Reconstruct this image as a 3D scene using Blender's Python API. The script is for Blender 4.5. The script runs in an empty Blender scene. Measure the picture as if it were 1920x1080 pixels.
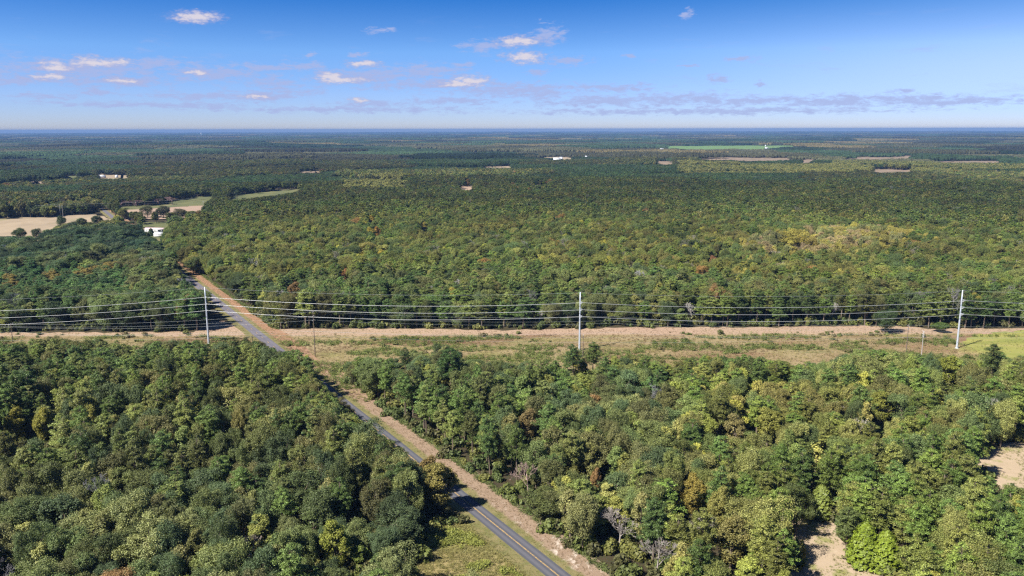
import bpy, math, random
import numpy as np
from mathutils import Matrix, Vector

R_ = math.radians
random.seed(7)
rng = np.random.default_rng(11)
SC = bpy.context.scene
COL = SC.collection

# ------------------------------------------------------------------ camera
FPX, PITCH, ROLL, HC = 1550.0, R_(10.86), R_(0.12), 115.0
FWD = np.array([0, math.cos(PITCH), -math.sin(PITCH)])
_r = np.array([1.0, 0, 0]); _u = np.array([0, math.sin(PITCH), math.cos(PITCH)])
RGT = _r * math.cos(ROLL) - _u * math.sin(ROLL)
UPV = _u * math.cos(ROLL) + _r * math.sin(ROLL)
CAM = np.array([0, 0, HC])
cam = bpy.data.cameras.new('camera'); camo = bpy.data.objects.new('camera', cam); COL.objects.link(camo)
cam.sensor_width = 36; cam.lens = 36 * FPX / 1920
cam.clip_start = 1; cam.clip_end = 200000
camo.matrix_world = Matrix(((RGT[0], UPV[0], -FWD[0], 0), (RGT[1], UPV[1], -FWD[1], 0),
                            (RGT[2], UPV[2], -FWD[2], HC), (0, 0, 0, 1)))
SC.camera = camo
SC.view_settings.view_transform = 'Standard'; SC.view_settings.look = 'None'
SC.view_settings.gamma = 1; SC.view_settings.use_curve_mapping = False
SC.view_settings.exposure = 0.98
cy = SC.cycles
cy.max_bounces = 6; cy.diffuse_bounces = 1; cy.glossy_bounces = 1; cy.transmission_bounces = 2
cy.volume_bounces = 0; cy.transparent_max_bounces = 4
cy.sample_clamp_indirect = 4.0
cy.use_denoising = False
cy.pixel_filter_type = 'BLACKMAN_HARRIS'; cy.filter_width = 1.3

# ------------------------------------------------------------------ sun
SUN_EL, SUN_AZV = R_(47), (-0.80, -0.60)          # the sun stands behind and to the left of the camera
sv = Vector((SUN_AZV[0] * math.cos(SUN_EL), SUN_AZV[1] * math.cos(SUN_EL), math.sin(SUN_EL))).normalized()
sl = bpy.data.lights.new('sun', 'SUN'); sl.energy = 5.0; sl.angle = R_(0.5); sl.color = (1.0, 0.93, 0.82)
so = bpy.data.objects.new('sun', sl); COL.objects.link(so); so.rotation_euler = sv.to_track_quat('Z', 'Y').to_euler()
so.location = (0, 0, 400)


def pix_dir(px, py):
    d = FWD * FPX + RGT * (px - 960) - UPV * (py - 540)
    return d / np.linalg.norm(d)


def ae(px, py):
    d = pix_dir(px, py)
    return math.atan2(d[0], d[1]), math.asin(d[2])


# ------------------------------------------------------------------ world: sky and clouds
W = bpy.data.worlds.new('World'); SC.world = W; W.use_nodes = True
nt = W.node_tree; nt.nodes.clear(); L = nt.links.new


class NB:
    """tiny node builder"""
    def __init__(s, nt): s.nt = nt

    def n(s, t, **k):
        o = s.nt.nodes.new(t)
        for a, b in k.items(): setattr(o, a, b)
        return o

    def put(s, sock, v):
        if isinstance(v, (int, float, tuple, list)): sock.default_value = v
        else: s.nt.links.new(v, sock)

    def m(s, op, a, b=0.0, c=0.0, clamp=False):
        o = s.n('ShaderNodeMath', operation=op, use_clamp=clamp)
        s.put(o.inputs[0], a); s.put(o.inputs[1], b); s.put(o.inputs[2], c)
        return o.outputs[0]

    def v(s, op, a, b=(0, 0, 0), c=(0, 0, 0), scale=None):
        o = s.n('ShaderNodeVectorMath', operation=op)
        s.put(o.inputs[0], a); s.put(o.inputs[1], b)
        if op == 'MULTIPLY_ADD': s.put(o.inputs[2], c)
        if scale is not None: s.put(o.inputs['Scale'], scale)
        return o.outputs['Value'] if op in ('LENGTH', 'DOT_PRODUCT', 'DISTANCE') else o.outputs[0]

    def ss(s, x, lo, hi, tmin=0.0, tmax=1.0):
        o = s.n('ShaderNodeMapRange', interpolation_type='SMOOTHSTEP')
        s.put(o.inputs[0], x)
        for i, q in zip((1, 2, 3, 4), (lo, hi, tmin, tmax)): s.put(o.inputs[i], q)
        return o.outputs[0]

    def noise(s, vec, scale, detail=4, rough=0.55, dist=0.0, col=False):
        o = s.n('ShaderNodeTexNoise'); s.put(o.inputs['Vector'], vec)
        o.inputs['Scale'].default_value = scale; o.inputs['Detail'].default_value = detail
        o.inputs['Roughness'].default_value = rough; o.inputs['Distortion'].default_value = dist
        return o.outputs['Color' if col else 'Fac']

    def mix(s, f, a, b, mode='MIX'):
        o = s.n('ShaderNodeMix', data_type='RGBA', blend_type=mode)
        s.put(o.inputs[0], f)
        for i, q in ((6, a), (7, b)):
            if isinstance(q, tuple) and len(q) == 3: q = (*q, 1)
            s.put(o.inputs[i], q)
        return o.outputs[2]

    def ramp(s, x, stops):
        o = s.n('ShaderNodeValToRGB'); s.put(o.inputs[0], x)
        e = o.color_ramp.elements
        while len(e) < len(stops): e.new(0.5)
        for el, (p, c) in zip(e, stops): el.position = p; el.color = (*c, 1)
        return o.outputs[0]


B = NB(nt)
geo = B.n('ShaderNodeTexCoord').outputs['Generated']
sep = B.n('ShaderNodeSeparateXYZ'); L(geo, sep.inputs[0])
dx, dy, dz = sep.outputs
elev = B.m('ARCSINE', dz)
azim = B.m('ARCTAN2', dx, dy)
# deep air: the photograph's sky turns blue quickly above the horizon, so the sky is read higher up than seen
zup = B.m('MULTIPLY_ADD', B.m('MAXIMUM', dz, 0.0), 2.6, 0.02)
cmb = B.n('ShaderNodeCombineXYZ'); L(dx, cmb.inputs[0]); L(dy, cmb.inputs[1]); L(zup, cmb.inputs[2])
skyv = B.v('NORMALIZE', cmb.outputs[0])
sky = B.n('ShaderNodeTexSky', sky_type='NISHITA', sun_disc=False)
sky.sun_elevation = SUN_EL; sky.sun_rotation = math.atan2(sv.x, sv.y)
sky.altitude = 100; sky.air_density = 1.0; sky.dust_density = 0.4; sky.ozone_density = 2.0
L(skyv, sky.inputs[0])
tint = B.ramp(B.m('MULTIPLY', elev, 1 / 0.40, clamp=True),
              [(0.0, (0.76, 0.75, 1.04)), (0.10, (0.86, 0.95, 1.28)), (0.22, (0.80, 1.14, 1.52)),
               (0.40, (0.10, 0.68, 1.38)), (0.60, (0.15, 0.55, 1.05)), (1.0, (0.26, 0.44, 0.72))])
bright = B.m('MULTIPLY', B.m('MULTIPLY', B.ss(azim, 0.0, 0.62), B.ss(elev, 0.015, 0.08)), B.m('SUBTRACT', 1.0, B.ss(azim, 1.4, 2.6)))
tint = B.mix(bright, tint, B.v('MULTIPLY', tint, (1.7, 1.22, 1.04)))
skyc = B.mix(1.0, sky.outputs[0], tint, 'MULTIPLY')

# clouds laid out in azimuth and elevation
aev = B.n('ShaderNodeCombineXYZ'); L(azim, aev.inputs[0]); L(elev, aev.inputs[1])
aev = aev.outputs[0]
st = B.v('MULTIPLY', aev, (1, 2.4, 1))
warp = B.v('SCALE', B.v('SUBTRACT', B.noise(st, 45, 4, 0.6, col=True), (0.5, 0.5, 0.5)), scale=0.030)
wv = B.v('MULTIPLY_ADD', warp, (1, 0.42, 0), aev)
fine = B.noise(st, 130, 5, 0.62)
mid = B.noise(st, 38, 5, 0.6)
streak = B.noise(B.v('MULTIPLY', aev, (1, 3.4, 1)), 75, 6, 0.68, 0.4)


def blobs(lst):
    """smallest normalised distance to a set of flattened ellipses given by photo pixels"""
    cur = None
    for px, py, rx, ry in lst:
        a, e = ae(px, py)
        s = (FPX / rx, FPX / ry, 0)
        d = B.v('LENGTH', B.v('MULTIPLY_ADD', wv, s, (-a * s[0], -e * s[1], 0)))
        cur = d if cur is None else B.m('MINIMUM', cur, d)
    return cur


white = [(368, 32, 52, 12), (110, 124, 36, 12), (182, 118, 58, 11), (222, 116, 26, 9), (95, 144, 42, 7), (621, 145, 42, 12),
         (640, 148, 66, 8), (682, 120, 40, 7), (974, 78, 52, 14), (982, 108, 50, 14), (884, 152, 46, 12),
         (860, 158, 60, 8), (368, 137, 30, 5), (672, 187, 18, 6), (480, 181, 36, 5), (230, 152, 38, 5)]
grey = [(905, 86, 34, 9), (1030, 66, 22, 14), (1060, 115, 34, 6), (1008, 135, 17, 5), (150, 130, 110, 14), (40, 150, 60, 6),
        (215, 152, 85, 9), (400, 138, 82, 12), (290, 118, 40, 8), (495, 125, 55, 7), (575, 124, 25, 5),
        (515, 158, 45, 9), (700, 143, 75, 14), (800, 135, 60, 12), (820, 160, 130, 8), (965, 168, 120, 10), (1000, 176, 80, 8),
        (1160, 165, 60, 6), (1130, 190, 110, 9), (1260, 186, 110, 10), (1400, 190, 120, 8), (1560, 192, 120, 8), (1700, 188, 110, 7),
        (1600, 183, 50, 6), (370, 180, 70, 6), (480, 181, 60, 8), (560, 172, 35, 6), (700, 195, 60, 6), (850, 188, 70, 6),
        (1346, 149, 16, 7), (1390, 110, 22, 4), (1422, 158, 8, 5), (1702, 172, 24, 4), (1290, 27, 9, 7), (708, 57, 20, 4),
        (1800, 190, 90, 6), (80, 180, 40, 4), (175, 172, 30, 4), (580, 104, 10, 4), (668, 103, 12, 3), (865, 121, 18, 3),
        (1180, 103, 10, 3), (1300, 122, 14, 3), (640, 205, 200, 5), (1300, 208, 300, 5), (280, 196, 150, 4)]
dw = blobs(white); dg = blobs(grey)
wq = B.m('ADD', B.m('SUBTRACT', 1.0, dw), B.m('MULTIPLY_ADD', fine, 1.6, -0.70))
wcov = B.ss(wq, -0.05, 0.95)
gq = B.m('ADD', B.m('SUBTRACT', 1.0, dg), B.m('ADD', B.m('MULTIPLY_ADD', streak, 4.4, -1.90), B.m('MULTIPLY_ADD', mid, 2.2, -0.78)))
gcov = B.m('MULTIPLY', B.ss(gq, 0.0, 1.5), 0.85)
# thin wisps everywhere low in the sky
band = B.m('MULTIPLY', B.ss(elev, 0.012, 0.04), B.m('SUBTRACT', 1.0, B.ss(elev, 0.075, 0.14)))
wisp = B.m('MULTIPLY', B.ss(B.noise(B.v('MULTIPLY', aev, (1, 5.0, 1)), 16, 6, 0.62, 0.3), 0.56, 0.78), B.m('MULTIPLY', band, 0.42))
gcov = B.m('MAXIMUM', gcov, wisp)
WHITE = 5.9
c1 = B.mix(gcov, skyc, (3.2, 3.8, 6.2))
lit = B.mix(B.ss(wq, 0.15, 1.0), (3.4, 3.4, 5.2), (WHITE, WHITE * 0.93, WHITE * 1.02))
c2 = B.mix(B.m('MULTIPLY', wcov, 0.93), c1, lit)
bg = B.n('ShaderNodeBackground'); L(c2, bg.inputs[0]); bg.inputs[1].default_value = 0.065
wo = B.n('ShaderNodeOutputWorld'); L(bg.outputs[0], wo.inputs[0])


# ------------------------------------------------------------------ helpers
def proj(P):
    v = np.atleast_2d(P) - CAM
    z = v @ FWD
    z = np.where(z < 1, 1e-3, z)
    return 960 + FPX * (v @ RGT) / z, 540 - FPX * (v @ UPV) / z, z


def gp(px, py, z=0.0):
    d = pix_dir(px, py)
    t = (HC - z) / -d[2]
    return np.array([d[0] * t, d[1] * t])


def hash2(i, j, s=0):
    n = (i.astype(np.int64) * 374761393 + j.astype(np.int64) * 668265263 + s * 982451653) & 0xffffffff
    n = ((n ^ (n >> 13)) * 1274126177) & 0xffffffff
    return ((n ^ (n >> 16)) & 0xffff) / 65535.0


def vnoise(x, y, scale, s=0):
    x = np.asarray(x, float) / scale + 1000.3; y = np.asarray(y, float) / scale + 1000.7
    i = np.floor(x); j = np.floor(y); fx = x - i; fy = y - j
    fx = fx * fx * (3 - 2 * fx); fy = fy * fy * (3 - 2 * fy)
    a = hash2(i, j, s); b = hash2(i + 1, j, s); c = hash2(i, j + 1, s); d = hash2(i + 1, j + 1, s)
    return a + (b - a) * fx + (c - a) * fy + (a - b - c + d) * fx * fy


def fbm(x, y, scale, s=0, o=3):
    t = 0; w = 0
    for k in range(o):
        t = t + vnoise(x, y, scale / 2 ** k, s + k) * 0.5 ** k; w += 0.5 ** k
    return t / w


def sst(x, a, b):
    t = np.clip((x - a) / (b - a), 0, 1); return t * t * (3 - 2 * t)


def tag(o, label=None, cat=None, group=None, kind=None):
    if label: o['label'] = label
    if cat: o['category'] = cat
    if group: o['group'] = group
    if kind: o['kind'] = kind
    return o


def link(name, me, parent=None, col=COL):
    o = bpy.data.objects.new(name, me); col.objects.link(o)
    if parent is not None: o.parent = parent
    return o


def empty(name, loc=(0, 0, 0), rz=0):
    o = bpy.data.objects.new(name, None); COL.objects.link(o); o.location = loc; o.rotation_euler = (0, 0, rz)
    o.empty_display_size = 0.5
    return o


class MB:
    """collects faces with numpy arrays and builds one mesh"""
    def __init__(s): s.v = []; s.f = []; s.k = 0; s.sh = []; s.mi = []

    def add(s, v, f, shade=1.0, mi=0):
        v = np.asarray(v, float); f = np.asarray(f, int)
        s.v.append(v); s.f.append(f + s.k); s.k += len(v)
        s.sh.append(np.full(len(f), shade, float) if np.isscalar(shade) else np.asarray(shade, float))
        s.mi.append(np.full(len(f), mi, int))
        return s

    def box(s, c, d, rz=0, mi=0):
        c = np.array(c, float); h = np.array(d, float) / 2
        v = np.array([[x, y, z] for z in (-1, 1) for y in (-1, 1) for x in (-1, 1)]) * h
        if rz:
            ca, sa = math.cos(rz), math.sin(rz); v = v @ np.array([[ca, sa, 0], [-sa, ca, 0], [0, 0, 1]])
        return s.add(v + c, [[0, 2, 3, 1], [4, 5, 7, 6], [0, 1, 5, 4], [1, 3, 7, 5], [3, 2, 6, 7], [2, 0, 4, 6]], 1.0, mi)

    def tube(s, pts, rad, n=6, mi=0, cap=True):
        pts = np.asarray(pts, float); rad = np.broadcast_to(np.asarray(rad, float), (len(pts),))
        t = np.gradient(pts, axis=0); t /= np.linalg.norm(t, axis=1)[:, None] + 1e-9
        ref = np.array([0.0, 0, 1]) if abs(t[0][2]) < 0.8 else np.array([1.0, 0, 0])
        a = np.cross(t, ref); a /= np.linalg.norm(a, axis=1)[:, None] + 1e-9
        b = np.cross(t, a)
        th = np.arange(n) * 2 * math.pi / n
        ring = pts[:, None, :] + rad[:, None, None] * (a[:, None, :] * np.cos(th)[None, :, None] + b[:, None, :] * np.sin(th)[None, :, None])
        v = ring.reshape(-1, 3); f = []
        for i in range(len(pts) - 1):
            for k in range(n):
                k2 = (k + 1) % n
                f.append([i * n + k, i * n + k2, (i + 1) * n + k2, (i + 1) * n + k])
        s.add(v, f, 1.0, mi)
        if cap and n == 4:
            s.f.append(np.array([[0, 1, 2, 3]]) + s.k - len(v)); s.sh.append(np.ones(1)); s.mi.append(np.full(1, mi, int))
        if cap and n != 4:
            m = (len(pts) - 1) * n; q = []
            for k in range(0, n - 2, 2):
                q.append([m, m + k + 1, m + k + 2, m + (k + 3) % n if k + 3 <= n else m])
            q = [x if len(set(x)) == 4 else x[:3] + [x[0]] for x in q]
            q = [x for x in q if len(set(x)) == 4]
            if q:
                s.f.append(np.array(q) + s.k - len(v)); s.sh.append(np.ones(len(q))); s.mi.append(np.full(len(q), mi, int))
        return s

    def mesh(s, name, mats):
        v = np.concatenate(s.v); f = np.concatenate(s.f)
        me = bpy.data.meshes.new(name)
        me.vertices.add(len(v)); me.vertices.foreach_set('co', v.ravel().astype(np.float32))
        nl = f.shape[1]
        me.loops.add(f.size); me.loops.foreach_set('vertex_index', f.ravel().astype(np.int32))
        me.polygons.add(len(f)); me.polygons.foreach_set('loop_start', (np.arange(len(f)) * nl).astype(np.int32))
        me.polygons.foreach_set('loop_total', np.full(len(f), nl, np.int32))
        me.polygons.foreach_set('material_index', np.concatenate(s.mi).astype(np.int32))
        at = me.attributes.new('shade', 'FLOAT', 'FACE'); at.data.foreach_set('value', np.concatenate(s.sh).astype(np.float32))
        for m in mats: me.materials.append(m)
        me.update(calc_edges=True); me.validate()
        return me

    def obj(s, name, mats, parent=None):
        return link(name, s.mesh(name, mats if isinstance(mats, list) else [mats]), parent)


# ------------------------------------------------------------------ materials
def material(name, build, rough=0.9, spec=0.2, metal=0.0):
    m = bpy.data.materials.new(name); m.use_nodes = True
    nt = m.node_tree; bs = nt.nodes['Principled BSDF']; b = NB(nt)
    bs.inputs['Roughness'].default_value = rough; bs.inputs['Specular IOR Level'].default_value = spec
    bs.inputs['Metallic'].default_value = metal
    r = build(b, bs)
    if r is not None:
        if isinstance(r, tuple): bs.inputs['Base Color'].default_value = (*r, 1)
        else: nt.links.new(r, bs.inputs['Base Color'])
    return m


def bump(b, bs, h, strength=0.5, dist=0.1):
    o = b.n('ShaderNodeBump'); b.put(o.inputs['Height'], h); o.inputs['Strength'].default_value = strength
    o.inputs['Distance'].default_value = dist; b.nt.links.new(o.outputs[0], bs.inputs['Normal'])


def pos(b): return b.n('ShaderNodeNewGeometry').outputs['Position']


def foliage(name, gain=1.0, trans=0.20, rough=0.55, spec=0.25):
    def f(b, bs):
        a = b.n('ShaderNodeAttribute', attribute_type='INSTANCER', attribute_name='tint')
        s = b.n('ShaderNodeAttribute', attribute_type='GEOMETRY', attribute_name='shade')
        # age and health drift slowly from tree to tree and clump to clump
        n = b.noise(pos(b), 0.35, 3, 0.6)
        drift = b.mix(n, (0.86, 0.95, 1.10), (1.12, 1.05, 0.88))
        c = b.mix(1.0, a.outputs['Color'], drift, 'MULTIPLY')
        c = b.v('SCALE', c, scale=b.m('MULTIPLY', s.outputs['Fac'], gain))
        nt = b.nt; b.put(bs.inputs['Base Color'], c)
        tr = b.n('ShaderNodeBsdfTranslucent')
        b.put(tr.inputs[0], b.v('MULTIPLY', c, (1.25, 1.35, 0.5)))
        mx = b.n('ShaderNodeMixShader'); mx.inputs[0].default_value = trans
        nt.links.new(bs.outputs[0], mx.inputs[1]); nt.links.new(tr.outputs[0], mx.inputs[2])
        out = [x for x in nt.nodes if x.type == 'OUTPUT_MATERIAL'][0]
        nt.links.new(mx.outputs[0], out.inputs[0])
    return material(name, f, rough, spec)


M = {}
M['leaf'] = foliage('leaf')
M['needle'] = foliage('needle', 1.0, 0.15, 0.5, 0.3)
M['far_leaf'] = foliage('far_leaf', 1.0, 0.0, 0.9, 0.1)
M['bark'] = material('bark', lambda b, bs: b.mix(b.noise(pos(b), 3, 4), (0.10, 0.075, 0.055), (0.22, 0.18, 0.145)))
M['pale_bark'] = material('pale_bark', lambda b, bs: b.mix(1.0, b.n('ShaderNodeAttribute', attribute_type='INSTANCER', attribute_name='tint').outputs['Color'], b.mix(b.noise(pos(b), 2, 4), (0.8, 0.8, 0.8), (1.4, 1.4, 1.4)), 'MULTIPLY'))


def m_floor(b, bs):
    p = pos(b)
    c = b.mix(b.noise(p, 0.15, 5), (0.030, 0.026, 0.014), (0.075, 0.055, 0.032))
    return b.mix(b.ss(b.noise(p, 0.9, 4), 0.45, 0.7), c, (0.035, 0.045, 0.018))


M['floor'] = material('forest_floor', m_floor)


def m_corridor(b, bs):
    p = pos(b)
    q = b.v('MULTIPLY', p, (0.45, 1.25, 1))
    c = b.ramp(b.noise(q, 0.035, 6, 0.6), [(0.30, (0.175, 0.115, 0.065)), (0.42, (0.245, 0.180, 0.100)), (0.55, (0.300, 0.240, 0.130)),
                                           (0.68, (0.245, 0.185, 0.100)), (0.80, (0.20, 0.14, 0.075))])
    c = b.mix(b.ss(b.noise(b.v('ADD', q, (91, 17, 3)), 0.05, 5, 0.65), 0.50, 0.66), c, (0.225, 0.205, 0.080))
    g = b.ss(b.noise(b.v('ADD', q, (31, 57, 3)), 0.045, 5, 0.65), 0.56, 0.68)
    c = b.mix(b.m('MULTIPLY', g, 0.75), c, (0.105, 0.130, 0.040))
    c = b.mix(b.m('MULTIPLY', b.ss(b.noise(p, 0.8, 5, 0.7), 0.45, 0.75), 0.5), c, (0.11, 0.078, 0.042))
    c = b.mix(b.m('MULTIPLY', b.ss(b.noise(b.v('ADD', q, (11, 7, 3)), 0.022, 5, 0.6), 0.50, 0.64), 0.75), c, (0.200, 0.115, 0.070))
    # mown strip of pink soil along the far edge of the corridor
    se = b.n('ShaderNodeSeparateXYZ'); b.put(se.inputs[0], p)
    yy = b.m('ADD', se.outputs[1], b.m('MULTIPLY_ADD', b.noise(p, 0.05, 3), 12, -6.0))
    c = b.mix(b.m('MULTIPLY', b.ss(yy, 454, 460), 0.75), c, (0.40, 0.285, 0.215))
    bump(b, bs, b.noise(p, 1.6, 6, 0.7), 0.9, 0.5)
    return c


M['corridor'] = material('dry_grass', m_corridor)


def m_verge(b, bs):
    p = pos(b)
    se = b.n('ShaderNodeSeparateXYZ'); b.put(se.inputs[0], p)
    uv = b.n('ShaderNodeAttribute', attribute_name='lat')
    lat = b.m('ADD', uv.outputs['Fac'], b.m('MULTIPLY_ADD', b.noise(p, 0.25, 4), 5.0, -2.5))
    grass = b.mix(b.ss(b.noise(p, 0.35, 5), 0.38, 0.66), (0.20, 0.175, 0.080), (0.135, 0.14, 0.05))
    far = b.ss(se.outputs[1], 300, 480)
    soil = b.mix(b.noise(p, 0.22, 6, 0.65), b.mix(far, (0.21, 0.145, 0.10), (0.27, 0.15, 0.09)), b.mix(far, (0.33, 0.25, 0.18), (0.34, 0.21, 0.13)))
    near = b.m('SUBTRACT', 1.0, b.ss(se.outputs[1], 205, 262))
    sand = b.m('MULTIPLY', b.ss(b.noise(b.v('MULTIPLY', p, (1, 0.6, 1)), 0.28, 6, 0.7), 0.52, 0.66), near)
    soil = b.mix(b.m('MULTIPLY', sand, 0.8), soil, (0.62, 0.55, 0.48))
    c = b.mix(b.ss(lat, 4.8, 6.6), grass, soil)
    c = b.mix(b.m('MULTIPLY', b.ss(b.noise(p, 1.1, 5, 0.7), 0.48, 0.72), 0.45), c, (0.17, 0.105, 0.06))
    bump(b, bs, b.noise(p, 1.8, 5, 0.7), 0.8, 0.3)
    return c


M['verge'] = material('verge_soil_and_grass', m_verge)


def m_asphalt(b, bs):
    p = pos(b)
    uv = b.n('ShaderNodeAttribute', attribute_name='lat')
    a = b.m('ABSOLUTE', b.m('SUBTRACT', b.m('ABSOLUTE', uv.outputs['Fac']), 1.55))
    track = b.m('SUBTRACT', 1.0, b.ss(a, 0.25, 0.85))
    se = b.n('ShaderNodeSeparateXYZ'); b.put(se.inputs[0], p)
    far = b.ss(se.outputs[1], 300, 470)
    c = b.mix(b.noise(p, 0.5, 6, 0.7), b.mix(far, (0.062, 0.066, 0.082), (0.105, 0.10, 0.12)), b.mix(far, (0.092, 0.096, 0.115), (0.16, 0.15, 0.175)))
    c = b.mix(b.m('MULTIPLY', track, 0.35), c, (0.17, 0.165, 0.185))
    c = b.mix(b.m('MULTIPLY', b.ss(b.noise(p, 0.09, 3), 0.55, 0.75), 0.3), c, (0.045, 0.045, 0.055))
    return c


M['asphalt'] = material('asphalt', m_asphalt, 0.85)
M['yellow'] = material('worn_yellow_paint', lambda b, bs: b.mix(b.ss(b.noise(pos(b), 1.6, 6), 0.42, 0.70), (0.55, 0.36, 0.12), (0.20, 0.16, 0.11)))


def m_field(c0, c1, c2):
    def f(b, bs):
        p = pos(b); q = b.v('MULTIPLY', p, (0.5, 0.25, 1))
        c = b.mix(b.ss(b.noise(q, 0.06, 5, 0.6), 0.35, 0.65), c0, c1)
        return b.mix(b.ss(b.noise(b.v('ADD', q, (7, 9, 0)), 0.035, 4), 0.56, 0.68), c, c2)
    return f


M['tan_field'] = material('tan_stubble', m_field((0.27, 0.215, 0.15), (0.34, 0.27, 0.185), (0.20, 0.20, 0.09)))
M['green_field'] = material('green_pasture', m_field((0.095, 0.11, 0.045), (0.135, 0.14, 0.058), (0.22, 0.19, 0.10)))
M['crop_field'] = material('green_crop', m_field((0.11, 0.20, 0.06), (0.14, 0.225, 0.07), (0.17, 0.21, 0.08)))
M['pink_field'] = material('pink_soil', m_field((0.30, 0.215, 0.16), (0.34, 0.25, 0.185), (0.25, 0.21, 0.12)))
M['brush_field'] = material('cutover_brush', m_field((0.26, 0.19, 0.14), (0.18, 0.145, 0.095), (0.15, 0.14, 0.075)))


def m_bright(b, bs):
    p = pos(b); q = b.v('MULTIPLY', p, (0.4, 1.2, 1))
    c = b.mix(b.ss(b.noise(q, 0.08, 5), 0.35, 0.65), (0.255, 0.210, 0.095), (0.175, 0.17, 0.055))
    c = b.mix(b.ss(b.noise(b.v('ADD', q, (5, 3, 0)), 0.12, 4), 0.58, 0.72), c, (0.28, 0.235, 0.11))
    bump(b, bs, b.noise(p, 1.5, 4), 0.5, 0.2)
    return c


M['bright'] = material('dry_mown_grass', m_bright)  # dry tan grass with greener patches, for the roadside meadow


def m_track(b, bs):
    p = pos(b)
    c = b.mix(b.noise(p, 0.25, 6, 0.65), (0.31, 0.24, 0.165), (0.45, 0.36, 0.26))
    c = b.mix(b.ss(b.noise(b.v('ADD', p, (9, 2, 0)), 0.12, 5, 0.65), 0.53, 0.66), c, (0.23, 0.225, 0.09))
    c = b.mix(b.ss(b.noise(p, 0.4, 6, 0.7), 0.62, 0.72), c, (0.62, 0.55, 0.47))
    bump(b, bs, b.noise(p, 1.8, 5, 0.7), 0.6, 0.25)
    return c


def m_mown(b, bs):
    p = pos(b); q = b.v('MULTIPLY', p, (0.4, 1.2, 1))
    c = b.mix(b.ss(b.noise(q, 0.08, 5), 0.35, 0.65), (0.27, 0.265, 0.075), (0.20, 0.22, 0.055))
    c = b.mix(b.ss(b.noise(b.v('ADD', q, (5, 3, 0)), 0.12, 4), 0.58, 0.72), c, (0.33, 0.28, 0.12))
    se = b.n('ShaderNodeSeparateXYZ'); b.put(se.inputs[0], p)
    edge = b.m('ADD', b.m('SUBTRACT', se.outputs[0], b.m('MULTIPLY', b.m('SUBTRACT', se.outputs[1], 430), -0.35)), b.m('MULTIPLY_ADD', b.noise(p, 0.06, 5, 0.65), 60, -30))
    c = b.mix(b.ss(edge, 226, 246), b.mix(b.noise(p, 0.1, 5), (0.24, 0.175, 0.095), (0.31, 0.25, 0.13)), c)
    c = b.mix(b.m('MULTIPLY', b.ss(b.noise(p, 0.7, 5, 0.7), 0.5, 0.75), 0.4), c, (0.15, 0.14, 0.05))
    bump(b, bs, b.noise(p, 1.5, 4), 0.5, 0.2)
    return c


M['mown'] = material('mown_meadow_grass', m_mown)
M['track'] = material('sandy_track', m_track)
M['steel'] = material('galvanised_steel', lambda b, bs: b.mix(b.noise(pos(b), 0.8, 4), (0.42, 0.47, 0.55), (0.56, 0.61, 0.68)), 0.45, 0.5, 0.25)
M['wire'] = material('bare_aluminium', lambda b, bs: (0.68, 0.71, 0.72), 0.4, 0.5, 0.5)
M['dark_wire'] = material('weathered_conductor', lambda b, bs: (0.36, 0.40, 0.41), 0.5, 0.4, 0.2)
M['glass_ins'] = material('insulator_grey', lambda b, bs: (0.55, 0.58, 0.62), 0.3, 0.5)
M['wood'] = material('tarred_pole_wood', lambda b, bs: b.mix(b.noise(b.v('MULTIPLY', pos(b), (6, 6, 0.6)), 1, 4), (0.09, 0.07, 0.06), (0.20, 0.155, 0.13)))
M['grey_wood'] = material('grey_pole_wood', lambda b, bs: b.mix(b.noise(b.v('MULTIPLY', pos(b), (6, 6, 0.6)), 1, 4), (0.30, 0.28, 0.27), (0.42, 0.40, 0.38)))
M['white_wall'] = material('white_siding', lambda b, bs: b.mix(b.noise(b.v('MULTIPLY', pos(b), (0.2, 0.2, 3)), 1, 3), (0.80, 0.82, 0.85), (0.70, 0.73, 0.78)), 0.6)
M['roof'] = material('faded_metal_roof', lambda b, bs: b.mix(b.noise(pos(b), 0.6, 4), (0.50, 0.36, 0.38), (0.62, 0.50, 0.52)), 0.5)
M['white_roof'] = material('white_metal_roof', lambda b, bs: b.mix(b.noise(pos(b), 0.6, 4), (0.50, 0.53, 0.58), (0.60, 0.62, 0.66)), 0.5)
M['glass'] = material('window_glass', lambda b, bs: (0.03, 0.04, 0.06), 0.08, 0.6)
M['trim'] = material('grey_trim', lambda b, bs: (0.45, 0.46, 0.50), 0.6)
M['dark'] = material('dark_opening', lambda b, bs: (0.04, 0.045, 0.06), 0.7)

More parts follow.
